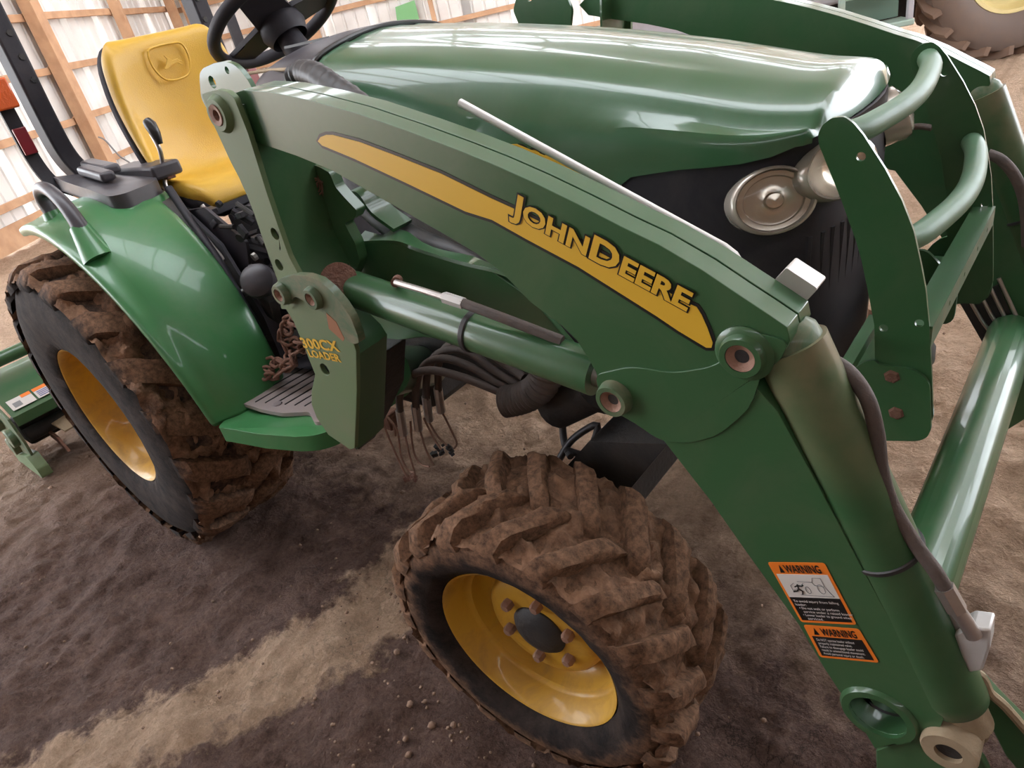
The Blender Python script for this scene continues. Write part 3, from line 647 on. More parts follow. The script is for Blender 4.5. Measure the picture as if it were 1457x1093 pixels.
c = U(463, 317, 1, -.506)
M().lathe([(1e-5, .010), (.010, .010), (.012, .006), (.012, 0)], 24, c, (0, -1, 0)).build('latch_pin', pinm, side)
M().lathe([(.014, .0), (.014, .006), (.022, .006), (.022, 0)], 28, c, (0, -1, 0)).build('latch_boss', green, side)
sp = [U(446+6*math.cos(t)*1.0+t*.55, 262+10*math.sin(t)+t*.35, 1, -.512) for t in np.arange(0, 18, .35)]
M().tube(sp, .0016, 6).build('latch_spring', rust, side)
M().tube(catmull([U(430, 226, 1, -.51), U(433, 250, 1, -.512), U(431, 272, 1, -.512), U(444, 305, 1, -.512), U(455, 330, 1, -.51)], 4), .002, 6).build('weld_bead', steel, side)

# ---- mirror the loader to the left side
left_src = [arm, dc, cyl, mast, lp, side]
for o in list(T.children):
    if o in left_src or o.name.split('.')[0] in ('inner_mast_plate', 'mast_front_face', 'pin_hub', 'carrier_plate', 'tilt_link', 'inner_lower_plate'):
        mo = mirror(o, T)
        if 'label' in mo: del mo['label']

# left arm hard lines: four steel tubes down its inner face onto a clamp
for k in range(4):
    dx = k*15
    pts = [U(1376+dx, 420-k*8, 1, .522), U(1396+dx*.98, 455-k*6, 1, .522), U(1415+dx*.9, 482-k*3, 1, .522), U(1421+dx*.85, 505, 1, .522)]
    M().tube(catmull(pts, 4), .0045, 10).build('hydraulic_line', steel, T)
M().plate(UY([(1366, 432), (1420, 405), (1470, 520), (1412, 512)], .532), (0, .003, 0)).build('line_clamp_plate', dark, T)
M().tube(catmull([U(1405, 219, 1, .50), U(1425, 228, 1, .50), U(1445, 252, 1, .50), U(1458, 290, 1, .50), U(1462, 350, 1, .50)], 5), .011, 12).build('hydraulic_hose', hose, T)
M().tube(catmull([U(1262, 200, 1, .45), U(1280, 186, 1, .5), U(1305, 180, 1, .52), U(1326, 182, 1, .52)], 5), .007, 10).build('hydraulic_hose', hose, T)

# ---- torque tube
tx, tz = 2.362, .552
tt = M().tube([V(tx, -.53, tz), V(tx, .53, tz)], .052, 8).build('torque_tube', green, T, bevel=.014, seg=4)
M().lathe([(1e-5, .022), (.007, .020), (.011, .012), (.012, .004), (.016, .004), (.016, 0)], 8, U(1364, 655, 1, 0.0)+V(0, 0, 0), (-.3, -.5, .8)).build('breather_plug', steel, tt)

# ---- grille guard
GY = -.252
gp = [(1165, 206), (1164, 190), (1170, 178), (1183, 168), (1201, 166), (1214, 175), (1228, 192), (1259, 240), (1283, 285), (1300, 329), (1310, 375), (1317, 412), (1322, 463), (1326, 542), (1328, 592), (1320, 618), (1306, 627), (1262, 620), (1246, 560), (1245, 522), (1244, 463), (1235, 415), (1226, 372), (1218, 343), (1197, 285)]
G3 = UY(gp, GY)
gh = [U(1225, 223, 1, GY), U(1257, 467, 1, GY), U(1308, 460, 1, GY)]
gd = M().plate(rounded(G3, .004), (0, .006, 0), holes=[(h, .0062) for h in gh]).build('guard_plate', green, T, bevel=.001)
mirror(gd, T)
lowp = UY([(1182, 562), (1217, 524), (1228, 516), (1244, 512), (1251, 520), (1276, 522), (1297, 526), (1314, 535), (1323, 548), (1325, 611), (1319, 623), (1306, 628), (1226, 627), (1190, 600)], GY-.006)
g2 = M().plate(rounded(lowp, .006), (0, .006, 0), holes=[]).build('guard_mount', green, T, bevel=.002)
for q in ((1269, 536), (1275, 588)): M().lathe([(1e-5, .004), (.009, .004), (.012, .0)], 6, U(q[0], q[1], 1, GY-.006), (0, -1, 0)).build('bolt', rust, g2)
mirror(g2, T)
scuffed = simple('scuffed_green', (.045, .13, .06), .5, 0, .1, .35, (.22, .26, .18), 25)
def bow(a, b, dx, n=12):
    return [a.lerp(b, t/n) + V(dx*math.sin(PI*t/n), 0, -dx*.25*math.sin(PI*t/n)) for t in range(n+1)]
e = U(1322, 82, 1, .252); M().tube(catmull([V(e.x, -.243, e.z)]+bow(V(e.x+.014, -.20, e.z-.004), V(e.x+.014, .20, e.z-.004), .020, 6)+[V(e.x, .243, e.z)], 3), .0175, 20).build('guard_tube', scuffed, T)
e = U(1384, 200, 1, .252); M().tube(catmull([V(e.x, -.243, e.z)]+bow(V(e.x+.014, -.20, e.z-.004), V(e.x+.014, .20, e.z-.004), .022, 6)+[V(e.x, .243, e.z)], 3), .0175, 20).build('guard_tube', scuffed, T)
# slotted angle bar between the guard plates
e = U(1411, 308, 1, .25)
m = M(); a0 = V(e.x, 0, e.z)
cb = M().plate([a0+V(.0, -.25, -.016), a0+V(0, .25, -.016), a0+V(0, .25, .016), a0+V(0, -.25, .016)], (.004, 0, 0), holes=[(a0+V(0, yy, 0), .0045) for yy in (-.13, -.02, .09, .18)]).build('guard_crossbar', zinc if 0 else green_dusty, T)
M().box(a0+V(-.014, 0, .018), (.036, .50, .004)).build('crossbar_flange', green, cb)
# green rail behind the guard, bumper block
M().tube([V(2.17, -.25, .80), V(2.02, -.20, .99)], .013, 8).build('guard_stay', green, T)
M().tube([U(1245, 455, 1, -.2), U(1165, 590, 1, -.45)], .012, 4).build('guard_brace', green, T)
M().box((2.24, 0, .83), (.07, .49, .05)).build('bumper_channel', green, T, bevel=.004)
M().plate(rounded([V(2.17, .10, .90), V(2.24, .10, .93), V(2.30, .10, .86), V(2.30, .10, .78), V(2.17, .10, .76)], .02), (0, .008, 0)).build('bumper_bracket', green, T)
M().tube(catmull([V(2.0, -.1, .80), V(2.15, 0, .74), V(2.22, .12, .70), V(2.2, .2, .62)], 5), .05, 12).build('lower_radiator_hose', hosec, T)
M().tube([V(2.12, .02, 1.06), V(2.16, .12, 1.04)], .012, 12).build('oil_cooler_pipe', rust, T)
M().tube([V(2.12, .0, .98), V(2.20, .14, .93)], .010, 12).build('oil_cooler_pipe', rust, T)

# ---- hood
def interp(x, tab):
    xs = [t[0] for t in tab]; return float(np.interp(x, xs, [t[1] for t in tab]))
RZ = [(1.0, 1.445), (1.28, 1.411), (1.44, 1.386), (1.65, 1.350), (1.86, 1.304), (1.985, 1.272), (2.06, 1.254), (2.12, 1.247)]
HB = [(1.0, 1.16), (1.5, 1.10), (1.80, 1.14), (1.862, 1.180), (1.94, 1.190), (2.06, 1.196), (2.10, 1.203), (2.13, 1.214), (2.16, 1.216)]
HW = [(1.0, .262), (1.5, .262), (1.8, .256), (2.0, .254), (2.06, .247), (2.10, .234), (2.15, .20)]
RY = [(1.0, .20), (1.6, .20), (1.9, .193), (2.05, .182), (2.12, .165)]
rows = []
XS = [1.06, 1.12, 1.2, 1.3, 1.4, 1.5, 1.6, 1.7, 1.78, 1.84, 1.862, 1.9, 1.95, 2.0, 2.05, 2.09, 2.12]
for x in XS:
    rz, hb, hw, ry = interp(x, RZ), interp(x, HB), interp(x, HW), interp(x, RY)
    half = [(hw, hb), (hw, hb+(rz-hb)*.35), (hw-.004, hb+(rz-hb)*.68), (ry+.030, rz-.030), (ry+.010, rz-.006), (ry-.005, rz+.002),
            (ry*.78, rz+.012), (ry*.58, rz+.020), (ry*.54, rz+.018), (ry*.3, rz+.026), (0, rz+.030)]
    if x > 1.93: half[7] = (ry*.58, rz+.020); half[8] = (ry*.5, rz+.0215)
    # the nose: lower part leans forward less than the top
    rows.append([V(x+max(0, x-2.0)*0, -y, z) for y, z in half] + [V(x, y, z) for y, z in reversed(half[:-1])])
# nose cap rows
def nose(dx, dz, k, dzb):
    r = rows[-1]; return [V(p.x+dx*(1-.35*abs(p.y)/.22), p.y*k, max(p.z-dz, min(p.z, dzb))) for p in r]
base = [V(p.x, p.y, p.z) for p in rows[-1]]
rows.append([V(p.x+.018*(1-(abs(p.y)/.24)**2*.6), p.y*.985, min(p.z, 1.262)) for p in base])
rows.append([V(p.x+.030*(1-(abs(p.y)/.24)**2*.7), p.y*.955, min(p.z, 1.243)) for p in base])
rows.append([V(p.x+.042*(1-(abs(p.y)/.24)**2*.7), p.y*.93, min(p.z, 1.216)) for p in base])
hood = M().grid(rows).build('hood', hoodm, T, sharp=50, solid=.006)
hood.modifiers['s'].edge_crease_rim = 1; hood.modifiers['s'].edge_crease_outer = 1; k = hood.modifiers.new('u', 'SUBSURF'); k.levels = 1; k.render_levels = 1
# cowl behind the hood (dark grey) with green side strip and rubber seam
rows = []
for x, kz, kw in ((1.046, 0, 1), (1.0, .004, 1), (.94, .004, 1.0), (.86, 0, .99), (.79, -.012, .97), (.74, -.035, .93), (.715, -.075, .88)):
    rz = 1.445+kz; hw = .262*kw; ry = .20*kw
    half = [(hw, 1.16), (hw, rz-.14), (hw-.004, rz-.07), (ry+.028, rz-.028), (ry+.006, rz-.004), (ry*.78, rz+.012), (ry*.4, rz+.026), (0, rz+.030)]
    rows.append([V(x, -y, z) for y, z in half]+[V(x, y, z) for y, z in reversed(half[:-1])])
cw = M().grid(rows).build('cowl', blackg, T, sharp=60, solid=.006); k = cw.modifiers.new('u', 'SUBSURF'); k.levels = 2; k.render_levels = 2
M().box((.86, -.08, 1.476), (.16, .004, .006), Matrix.Rotation(.15, 3, 'Z')).build('cowl_vent', decalb, cw)
rz = 1.443; half = [(.265, 1.16), (.265, 1.30), (.262, 1.375), (.232, rz-.026), (.21, rz-.002), (.156, rz+.014), (.08, rz+.026), (0, rz+.031)]
pts = [V(1.053, -y, z) for y, z in half]+[V(1.053, y, z) for y, z in reversed(half[:-1])]
M().tube(catmull(pts, 3), .0065, 8).build('hood_seal', decalb, T)
sp_ = [V(x, -.268, 1.45-.0) for x in (1.04, .95)]
M().grid([[V(1.045, -.267, 1.25), V(1.045, -.266, 1.385), V(1.045, -.236, 1.425)], [V(.97, -.268, 1.25), V(.97, -.267, 1.39), V(.97, -.238, 1.43)]]).build('cowl_side_panel', hoodm, cw, solid=.004)
# model number decal on hood side (only its top shows above the loader arm)
lettering.h = .042/.7
lettering([('3320', 1)], U(736, 237, 1, -.262), U(812, 262, 1, -.262), V(0, 0, 1), NO, .004, 'lettering', decaly, hood, offs=.03)
lettering([('3320', 1)], U(736, 237, 1, -.262), U(812, 262, 1, -.262), V(0, 0, 1), NO, .003, 'letter_outline', decalb, hood, offs=.09)
M().plate(UY([(700, 207), (735, 205), (790, 228), (830, 246), (836, 262), (760, 255)], -.2665), (0, .001, 0)).build('stripe_decal', decaly, hood)

# ---- engine side, grille
rows = []
plan = [(1.84, -.250), (1.95, -.250), (2.04, -.236), (2.10, -.212), (2.135, -.180), (2.155, -.12), (2.165, -.06), (2.168, 0), (2.165, .06), (2.155, .12), (2.135, .18), (2.10, .212), (2.04, .236), (1.95, .25), (1.84, .25)]
for z, kx, ky in ((1.215, 1.0, 1), (1.12, 1.004, 1), (1.0, .998, 1), (.90, .985, .98), (.80, .965, .96), (.72, .95, .94)):
    rows.append([V(1.84+(x-1.84)*kx/1 if x > 1.84 else x, y*ky, z) for x, y in plan])
gr = M().grid(rows).build('grille_shell', black, T, sharp=60, solid=.006)
for k in range(-8, 9):
    yy = k*.0235; xr = float(np.interp(abs(yy), [0, .06, .12, .18, .22], [2.168, 2.165, 2.155, 2.135, 2.10]))
    M().tube([V(xr+.002, yy, 1.06), V(xr-.003, yy, .98), V(xr-.012, yy*.98, .86), V(xr-.018, yy*.95, .74)], .0055, 6).build('grille_rib', black, gr)
# headlights: two-lobed lens wrapped round each corner
def headlight(sy):
    """clear two-lobed lens wrapped round the front corner; the lobes are sub-parts"""
    def axes(n_):
        a = (V(0, 0, 1)-n_*n_.z).normalized(); return a, n_.cross(a).normalized()
    def lobe(c, n_, prof, ra, rb, n=40):
        a, b = axes(n_)
        return M().grid([[c + (a*math.cos(2*PI*j/n)*ra + b*math.sin(2*PI*j/n)*rb)*r + n_*h for j in range(n)] for r, h in prof], closed=True)
    n1 = V(.62, .75*sy, .28).normalized(); c1_ = V(2.086, .230*sy, 1.132)
    n2 = V(.86, .42*sy, .28).normalized(); c2_ = V(2.158, .155*sy, 1.157)
    h0 = lobe(c1_, n1, [(1.0, -.028), (1.03, .010), (1.0, .020), (.93, .022), (.88, .016), (.86, .010)], .050, .064).build('headlight', surround, T, sharp=60)
    lobe(c2_, n2, [(1.0, -.028), (1.03, .006), (.97, .014), (.90, .012)], .046, .072).build('headlight_rim', surround, h0, sharp=60)
    bowl = [(.88, .014), (.80, .006), (.62, -.004), (.36, -.010), (.01, -.012)]
    lobe(c1_+n1*.0135, n1, [(.86, .0), (.72, .0), (.68, -.005), (.45, -.0055), (.24, -.002), (.2, .004), (.01, .006)], .050, .064).build('reflector', chrome, h0, sharp=25)
    lobe(c2_+n2*.012, n2, [(.92, 0), (.7, -.005), (.4, -.009), (.01, -.010)], .046, .072).build('reflector', chrome, h0, sharp=60)
    lobe(c1_+n1*.016, n1, [(.95, 0), (.8, .006), (.5, .012), (.01, .015)], .050, .064).build('lens', glass, h0)
    lobe(c2_+n2*.014, n2, [(.98, 0), (.8, .007), (.5, .013), (.01, .016)], .046, .072).build('lens', glass, h0)
    return h0
surround = simple('lens_surround', (.46, .41, .35), .25, .3, .6)
headlight(-1); headlight(1)

# ---- engine, frame, axle (dark underbody)
M().box((1.45, 0, .83), (.85, .34, .50)).build('engine', dark, T, bevel=.02)
M().box((1.50, -.19, .70), (1.10, .03, .12)).build('frame_rail', dark, T, bevel=.004)
M().box((1.50, .19, .70), (1.10, .03, .12)).build('frame_rail', dark, T, bevel=.004)
M().box((.45, 0, .60), (1.10, .30, .36)).build('transmission', dark, T, bevel=.03)
M().tube([V(0, -.42, .528), V(0, .42, .528)], .085, 20).build('rear_axle', dark, T)
ax_ = M().tube([V(1.73, -.40, .43), V(1.73, -.15, .47), V(1.73, .15, .47), V(1.73, .40, .43)], [.055, .075, .075, .055], 4).build('front_axle', dark, T, bevel=.01)
M().plate(rounded(UY([(806, 664), (838, 628), (950, 632), (882, 714)], -.37), .008), (0, .42, 0)).build('axle_support', dark, T, bevel=.006)
M().plate([V(1.68, -.40, .55), V(1.80, -.40, .52), V(1.80, -.40, .28), V(1.68, -.40, .28)], (0, .05, 0)).build('axle_knuckle', dark, T, bevel=.01)
M().tube(catmull([U(800, 600, 1, -.20), U(803, 630, 1, -.22), U(812, 650, 1, -.25)], 4), .009, 10).build('rubber_strap', hosec, T)
M().tube(catmull([U(795, 655, 1, -.25), U(815, 625, 1, -.22), U(850, 605, 1, -.2), U(835, 645, 1, -.22), U(805, 640, 1, -.24)], 5), .009, 10).build('rubber_strap', hosec, T)
# mid frame castings under the deck and mast
M().plate(UY([(508, 495), (549, 500), (548, 560), (530, 600), (510, 640), (508, 640)], -.52), (0, .06, 0)).build('mast_base', dark, T, bevel=.004)
M().tube([U(548, 530, 1, -.45), U(610, 520, 1, -.15)], .06, 24).build('cross_beam', green, T)
M().lathe([(1e-5, 0), (.028, 0), (.031, .004), (.031, .02)], 20, U(645, 408, 1, YF-.002), (0, 1, 0)).build('frame_hole_cover', dark, side) if 0 else None

# ---- coupler hoses and loom sleeve
hs = [([(730, 566), (700, 553), (655, 536), (612, 527), (583, 536), (569, 562), (570, 592)], -.40),
      ([(734, 556), (700, 540), (665, 520), (630, 510), (604, 520), (592, 550), (592, 585)], -.37),
      ([(740, 548), (705, 528), (675, 506), (645, 497), (618, 508), (607, 540), (607, 572)], -.34),
      ([(746, 538), (715, 515), (690, 497), (660, 487), (635, 494), (624, 520), (624, 560)], -.31)]
for pp, y in hs:
    n = len(pp); M().tube(catmull([U(a, b, 1, -.36+(y+.36)*min(1, i/3)) for i, (a, b) in enumerate(pp)], 6), .0095, 14).build('hydraulic_hose', hose, T)
    a, b = pp[-1]; p = U(a, b, 1, y); q = U(a+4, b+26, 1, y)
    M().tube([p+(p-q)*.3, q], .0115, 8).build('hose_fitting', steel, T)
thin = [([(576, 615), (582, 645), (590, 672), (592, 684)], -.40), ([(584, 600), (588, 640), (598, 660), (611, 664)], -.39), ([(597, 610), (606, 640), (617, 662)], -.37),
        ([(603, 595), (618, 625), (628, 640)], -.36), ([(610, 600), (622, 620), (636, 634)], -.34), ([(628, 585), (642, 612), (650, 632), (640, 642)], -.31), ([(538, 582), (552, 620), (572, 665), (580, 680)], -.42), ([(541, 584), (564, 610), (571, 650), (582, 670), (590, 672)], -.41), ([(560, 603), (563, 620)], -.41)]
for pp, y in thin: M().tube(catmull(UY(pp, y), 5), .0029, 8).build('steel_line', pinm, T)
m = M()
for i in range(14):
    c = U(585+random.uniform(-9, 9), 679+random.uniform(-5, 5), 1, -.40); m.disc(c, (random.random(), 1, random.random()), random.uniform(.004, .009), .008, 7)
m.build('line_clamp', rust, T)
m = M()
for i in range(16):
    c = U(630+random.uniform(-14, 14), 641+random.uniform(-8, 6), 1, -.33); m.disc(c, (random.random(), 1, random.random()), random.uniform(.004, .010), .010, 7)
m.build('line_clamp', dark, T)
M().box(U(553, 595, 1, -.38), (.05, .04, .05)).build('valve_block', rust, T, bevel=.004)
# corrugated loom sleeve
path = catmull([U(718, 572, 1, -.40), U(738, 568, 1, -.39), U(760, 558, 1, -.38), U(776, 538, 1, -.37), U(780, 505, 1, -.35), U(770, 470, 1, -.32)], 18)
rr = [.0315+.0022*math.sin(i*PI*.5) for i in range(len(path))]
M().tube(path, rr, 24, cap=False).build('hose_sleeve', hose, T, solid=.002)
M().tube([U(792, 575, 1, -.30), U(850, 545, 1, -.30)], .055, 20).build('hydraulic_filter', dark, T)
M().tube(catmull([U(560, 250, 1, -.30), U(500, 262, 1, -.35), U(540, 310, 1, -.38), U(590, 340, 1, -.40), U(640, 362, 1, -.42), U(700, 395, 1, -.40)], 6), .024, 16).build('hose_sleeve', hosec, T)
path = catmull([U(420, 112, 1, -.30), U(432, 104, 1, -.30), U(450, 108, 1, -.32), U(475, 125, 1, -.34), U(510, 150, 1, -.36), U(550, 190, 1, -.38)], 9)
M().tube(path, [.026+.0016*math.sin(i*PI*.8) for i in range(len(path))], 20).build('hose_sleeve', hosec, T)
M().tube(catmull([U(350, 105, 1, -.2), U(385, 100, 1, -.2), U(410, 99, 1, -.25), U(424, 102, 1, -.28)], 5), .004, 8).build('cable', tan, T)

# ---- right fender, footboard, fender top box, handle
def arcp(a, R_): return R_*math.cos(a), .528+R_*math.sin(a)
outer, innr = [], []
angs = [math.radians(d) for d in range(104, 2, -7)]
for a in angs:
    x, z = arcp(a, .645); t = (math.degrees(a))/104
    yo = -.635 - .02*math.sin(PI*t); yi = -.30-.10*(1-t)
    innr.append(V(x, yi, z+.0)); outer.append(V(x, yo, z))
rows = []
for o_, i_, a in zip(outer, innr, angs):
    rad = V(math.cos(a), 0, math.sin(a))
    lift = .035*min(1, max(0, (math.radians(100)-a)*2))
    r = [o_ - rad*.028 + V(0, .004, 0), o_ - rad*.006 + V(0, -.002, 0), o_ + rad*.004 + V(0, .006, 0)]
    for k, t in enumerate((.08, .16, .22, .35, .6, .85, .97, 1.0)):
        p = o_.lerp(i_, t); hgt = (0, .006, .022, .036, .040, .036, .026, .006)[k]*(.45+.55*min(1, lift/.035))
        r.append(p + rad*(hgt+.004))
    r.append(i_ - rad*.03)
    rows.append(r)
fen = M().grid(rows).build('fender', plast, T, sharp=70, solid=.006, label='right rear fender, bright green and scuffed')
k = fen.modifiers.new('u', 'SUBSURF'); k.levels = 1; k.render_levels = 1
# footboard
zt = .62
deck_o = [V(.655, -.640, zt-.02), V(.72, -.645, zt), V(.86, -.620, zt), V(.98, -.585, zt), V(1.03, -.56, zt), V(1.06, -.52, zt), V(1.06, -.24, zt), V(.60, -.24, zt), V(.60, -.42, zt)]
def skirt(z0, dz, inset):
    return None
dk = M().plate(rounded(deck_o, .03), (0, 0, -.048)).build('footboard', plast, T, bevel=.014, seg=4)
mt = [U(332, 570, 2, zt+.010), U(364, 540, 2, zt+.010), V(.63, -.27, zt+.01), V(1.04, -.27, zt+.01), V(1.04, -.50, zt+.01), V(.99, -.525, zt+.01), U(440, 586, 2, zt+.010), U(400, 588, 2, zt+.010), U(370, 582, 2, zt+.010)]
mat_ = M().plate(rounded(mt, .012), (0, 0, -.012)).build('floor_mat', simple('mat_rubber', (.21, .17, .17), .5, 0, .1, .5, (.32, .25, .2), 14), dk, bevel=.004)  # base colour lightened to paint in the sky's reflection on the mat
for k in range(8):
    a = bil([mt[0], mt[8], V(1.15, -.50, zt+.01), V(.66, -.28, zt+.01)], 0, 0)
    q0 = U(343+k*14, 575-k*-1.2, 2, zt+.0105); q1 = q0+V(.02, .30, 0)
    M().tube([q0+V(.0, .015, 0), q1], .0022, 5).build('mat_groove', decalb, mat_)
for q in ((371, 557), (395, 575)):
    M().lathe([(.014, 0), (.012, .003), (1e-5, .004)], 16, U(q[0], q[1], 2, zt+.0105), (0, 0, 1)).build('mat_knob', simple('mat_knob', (.16, .13, .13), .5), mat_)
# inboard dark panel under the seat side of the fender
M().plate([V(.20, -.285, 1.14), V(.42, -.30, 1.0), V(.60, -.35, .80), V(.66, -.38, .66), V(.95, -.30, .62), V(.60, -.24, .62), V(.0, -.24, .62), V(-.2, -.24, 1.15)], (0, .01, 0)).build('inner_fender_panel', black, T)
# top box
bx = [V(-.28, -.30, 1.19), V(.19, -.295, 1.165), V(.225, -.33, 1.160), V(.265, -.44, 1.162), V(.24, -.475, 1.165), V(.13, -.475, 1.185), V(-.10, -.45, 1.20), V(-.28, -.43, 1.215)]
tb = M().plate(rounded(bx, .02), (0, 0, .045)).build('fender_console', blackg, T, bevel=.016, seg=4)
M().box((-.02, -.385, 1.255), (.26, .045, .030), Matrix.Rotation(.06, 3, 'Y') @ Matrix.Rotation(-.12, 3, 'Z')).build('storage_lid', blackg, tb, bevel=.010, seg=3)
M().box((-.10, -.335, 1.262), (.26, .05, .030), Matrix.Rotation(.06, 3, 'Y') @ Matrix.Rotation(-.1, 3, 'Z')).build('storage_lid', blackg, tb, bevel=.010, seg=3)
M().grid([[p+V(0, 0, -.004) for p in rounded([V(-.30, -.30, 1.17), V(.20, -.285, 1.15), V(.24, -.33, 1.15), V(.285, -.45, 1.148), V(.25, -.495, 1.150), V(.13, -.50, 1.17), V(-.10, -.475, 1.19), V(-.30, -.45, 1.2)], .02)], [p+V(0, 0, .016) for p in rounded([V(-.29, -.30, 1.17), V(.195, -.29, 1.15), V(.23, -.33, 1.15), V(.272, -.445, 1.148), V(.245, -.485, 1.150), V(.13, -.485, 1.17), V(-.10, -.46, 1.19), V(-.29, -.44, 1.2)], .02)]], closed=True).build('console_rim', plast, tb)
M().box((.02, -.25, 1.22), (.32, .10, .045)).build('quadrant_cover', blackg, tb, bevel=.01)
M().box((.15, -.245, 1.215), (.05, .03, .05)).build('lever_slot', rust, tb, bevel=.003)
# grab handle
hdl = catmull([V(.05, -.575, 1.165), V(.035, -.578, 1.235), V(.07, -.58, 1.268), V(.15, -.585, 1.268), V(.225, -.59, 1.235), V(.275, -.595, 1.18), V(.30, -.6, 1.12)], 6)
n = len(hdl)
M().tube(hdl, [.0185+.006*(abs(i/(n-1)-.45)*2)**2 for i in range(n)], 20).build('grab_handle', blackg, T)
M().tube([V(.05, -.575, 1.15), V(.043, -.577, 1.20)], [.038, .026], 20).build('handle_socket', plast, T)
M().tube([V(.33, -.604, 1.07), V(.30, -.6, 1.12), V(.275, -.596, 1.165)], [.05, .036, .027], 20).build('handle_socket', plast, T)
# left fender (mirror)
for o in (fen, dk): 
    mo = mirror(o, T)
    if 'label' in mo: del mo['label']
# position control lever
lvp = catmull([U(215, 190, 1, -.25), U(228, 215, 1, -.25), U(233, 245, 1, -.25), U(240, 275, 1, -.27), U(275, 315, 1, -.29), U(320, 370, 1, -.30)], 6)
le = M().tube(lvp, .007, 12).build('control_lever', steel, T)
M().tube([U(209, 172, 1, -.25), U(214, 178, 1, -.25), U(221, 190, 1, -.25), U(228, 205, 1, -.25)], [.014, .0185, .016, .009], 18).build('lever_knob', decalb, le)
M().tube(catmull([U(240, 268, 1, -.29), U(268, 310, 1, -.31), U(310, 370, 1, -.34), U(345, 430, 1, -.36), U(375, 480, 1, -.37)], 5), .013, 10).build('rubber_edge_trim', black, T)
# clutter under the seat: brackets, pedals, linkages
random.seed(5)
def UX(u, v, y): return U(u, v, 1, y)
for (a, b, cc_, d_) in ((285, 300, 330, 340), (300, 330, 345, 395), (275, 310, 300, 350), (330, 300, 360, 318), (310, 350, 370, 330), (350, 350, 385, 360), (330, 380, 380, 372)):
    M().tube([UX(a, b, -.25), UX(cc_, d_, -.22)], .012, 6).build('linkage', black, T)
for (a, b) in ((300, 300), (345, 305), (330, 338), (368, 340), (352, 356), (315, 372)):
    M().box(UX(a, b, -.24), (.035, .03, .018), Matrix.Rotation(random.uniform(-.6, .6), 3, 'Y')).build('linkage_bracket', random.choice([steel, dark, blackg]), T, bevel=.002)
M().plate(rounded(UY([(262, 300), (290, 295), (350, 345), (360, 420), (335, 400), (300, 350)], -.27), .01), (0, .01, 0)).build('shift_plate', blackg, T, bevel=.003)
M().box(V(.42, .02, .88), (.40, .34, .34)).build('seat_support', black, T, bevel=.02)
M().box(V(.62, -.18, .72), (.6, .04, .24)).build('tunnel_cover', black, T, bevel=.01)
bits = [steel, dark, blackg, tan, black, zinc]
for i in range(46):
    a, b = random.uniform(262, 392), random.uniform(288, 400)
    if (a-262)*.95+288 > b+95 or (b-285) > (a-255)*1.05: continue
    yy = random.uniform(-.30, -.20); p_ = UX(a, b, yy); t_ = random.random()
    if t_ < .45: M().tube([p_, p_+V(random.uniform(-.06, .06), random.uniform(-.02, .02), random.uniform(-.05, .03))], random.uniform(.003, .008), 8).build('linkage_rod', random.choice(bits), T)
    elif t_ < .8: M().box(p_, (random.uniform(.015, .05), .012, random.uniform(.01, .03)), Matrix.Rotation(random.uniform(-1, 1), 3, 'Y')).build('linkage_bracket', random.choice(bits), T, bevel=.002)
    else: M().disc(p_, (random.uniform(-.3, .3), 1, .2), random.uniform(.008, .016), .012, 8).build('linkage_nut', random.choice(bits), T)
c = UX(368, 400, -.33)
m = M(); n = 20
m.lathe([(1e-5, .035), (.03, .032), (.048, .018), (.052, 0), (.045, -.03)], 24, c, (.6, -.6, .5)); m.build('hydro_pedal', blackg, T)
M().tube([UX(345, 418, -.33), UX(368, 405, -.33)], .014, 12).build('pedal_arm', blackg, T)
M().box(UX(386, 440, -.31), (.05, .03, .09), Matrix.Rotation(.3, 3, 'Y')).build('pedal_bracket', dark, T, bevel=.004)
M().box(UX(422, 488, -.36), (.07, .05, .06)).build('brake_pedal', decalb, T, bevel=.004)

# ---- seat
def seat():
    rows = []
    # rows run from the top of the backrest down to the front of the cushion: (x, z, half width, side wing height, dish)
    spec = [(-.085, 1.578, .110, .0, .0), (-.065, 1.592, .150, .0, .0), (-.040, 1.585, .178, .006, .006), (-.03, 1.555, .198, .018, .012), (-.03, 1.50, .212, .030, .016), (-.03, 1.43, .222, .034, .020),
            (-.025, 1.36, .228, .050, .026), (-.020, 1.29, .232, .072, .032), (-.012, 1.23, .236, .092, .032), (.0, 1.185, .238, .11, .028), (.012, 1.158, .238, .09, .012), (.045, 1.150, .238, .055, .012),
            (.11, 1.150, .236, .03, .014), (.18, 1.150, .234, .02, .012), (.235, 1.140, .224, .01, .006), (.262, 1.112, .208, 0, 0), (.262, 1.078, .198, 0, 0)]
    m = len(spec)
    for i, (x, z, hw, wing, dish) in enumerate(spec):
        a, b = spec[max(0, i-1)], spec[min(m-1, i+1)]
        t = V(b[0]-a[0], 0, b[1]-a[1]).normalized(); nm = V(-t.z, 0, t.x)
        if nm.x < 0 and i < 10: nm = -nm
        if nm.z < 0 and i >= 10: nm = -nm
        r = []
        for k in range(-8, 9):
            s = k/8; e = abs(s)
            y = hw*math.sin(s*PI/2*.98)*1.0
            w_ = wing*max(0, (e-.55)/.45)**1.3 - ((.05 if i > 2 else .0)*max(0, (e-.88)/.12)**2)
            ds = -dish*math.cos(min(1, e/.6)*PI/2)
            r.append(V(x, y, z) + nm*(w_+ds))
        rows.append(r)
    return rows
st = M().grid(seat()).build('seat', seatm, T, sharp=180, solid=.03)
k = st.modifiers.new('u', 'SUBSURF'); k.levels = 2; k.render_levels = 2
back = [[p + (V(-.030, 0, -.004) if i < 10 else V(0, 0, -.028)) + V(0, (p.y)*.045, 0) for p in r] for i, r in enumerate(seat())]
bk = M().grid(back).build('seat_shell', black, st, sharp=180, solid=.012); k = bk.modifiers.new('u', 'SUBSURF'); k.levels = 1; k.render_levels = 1
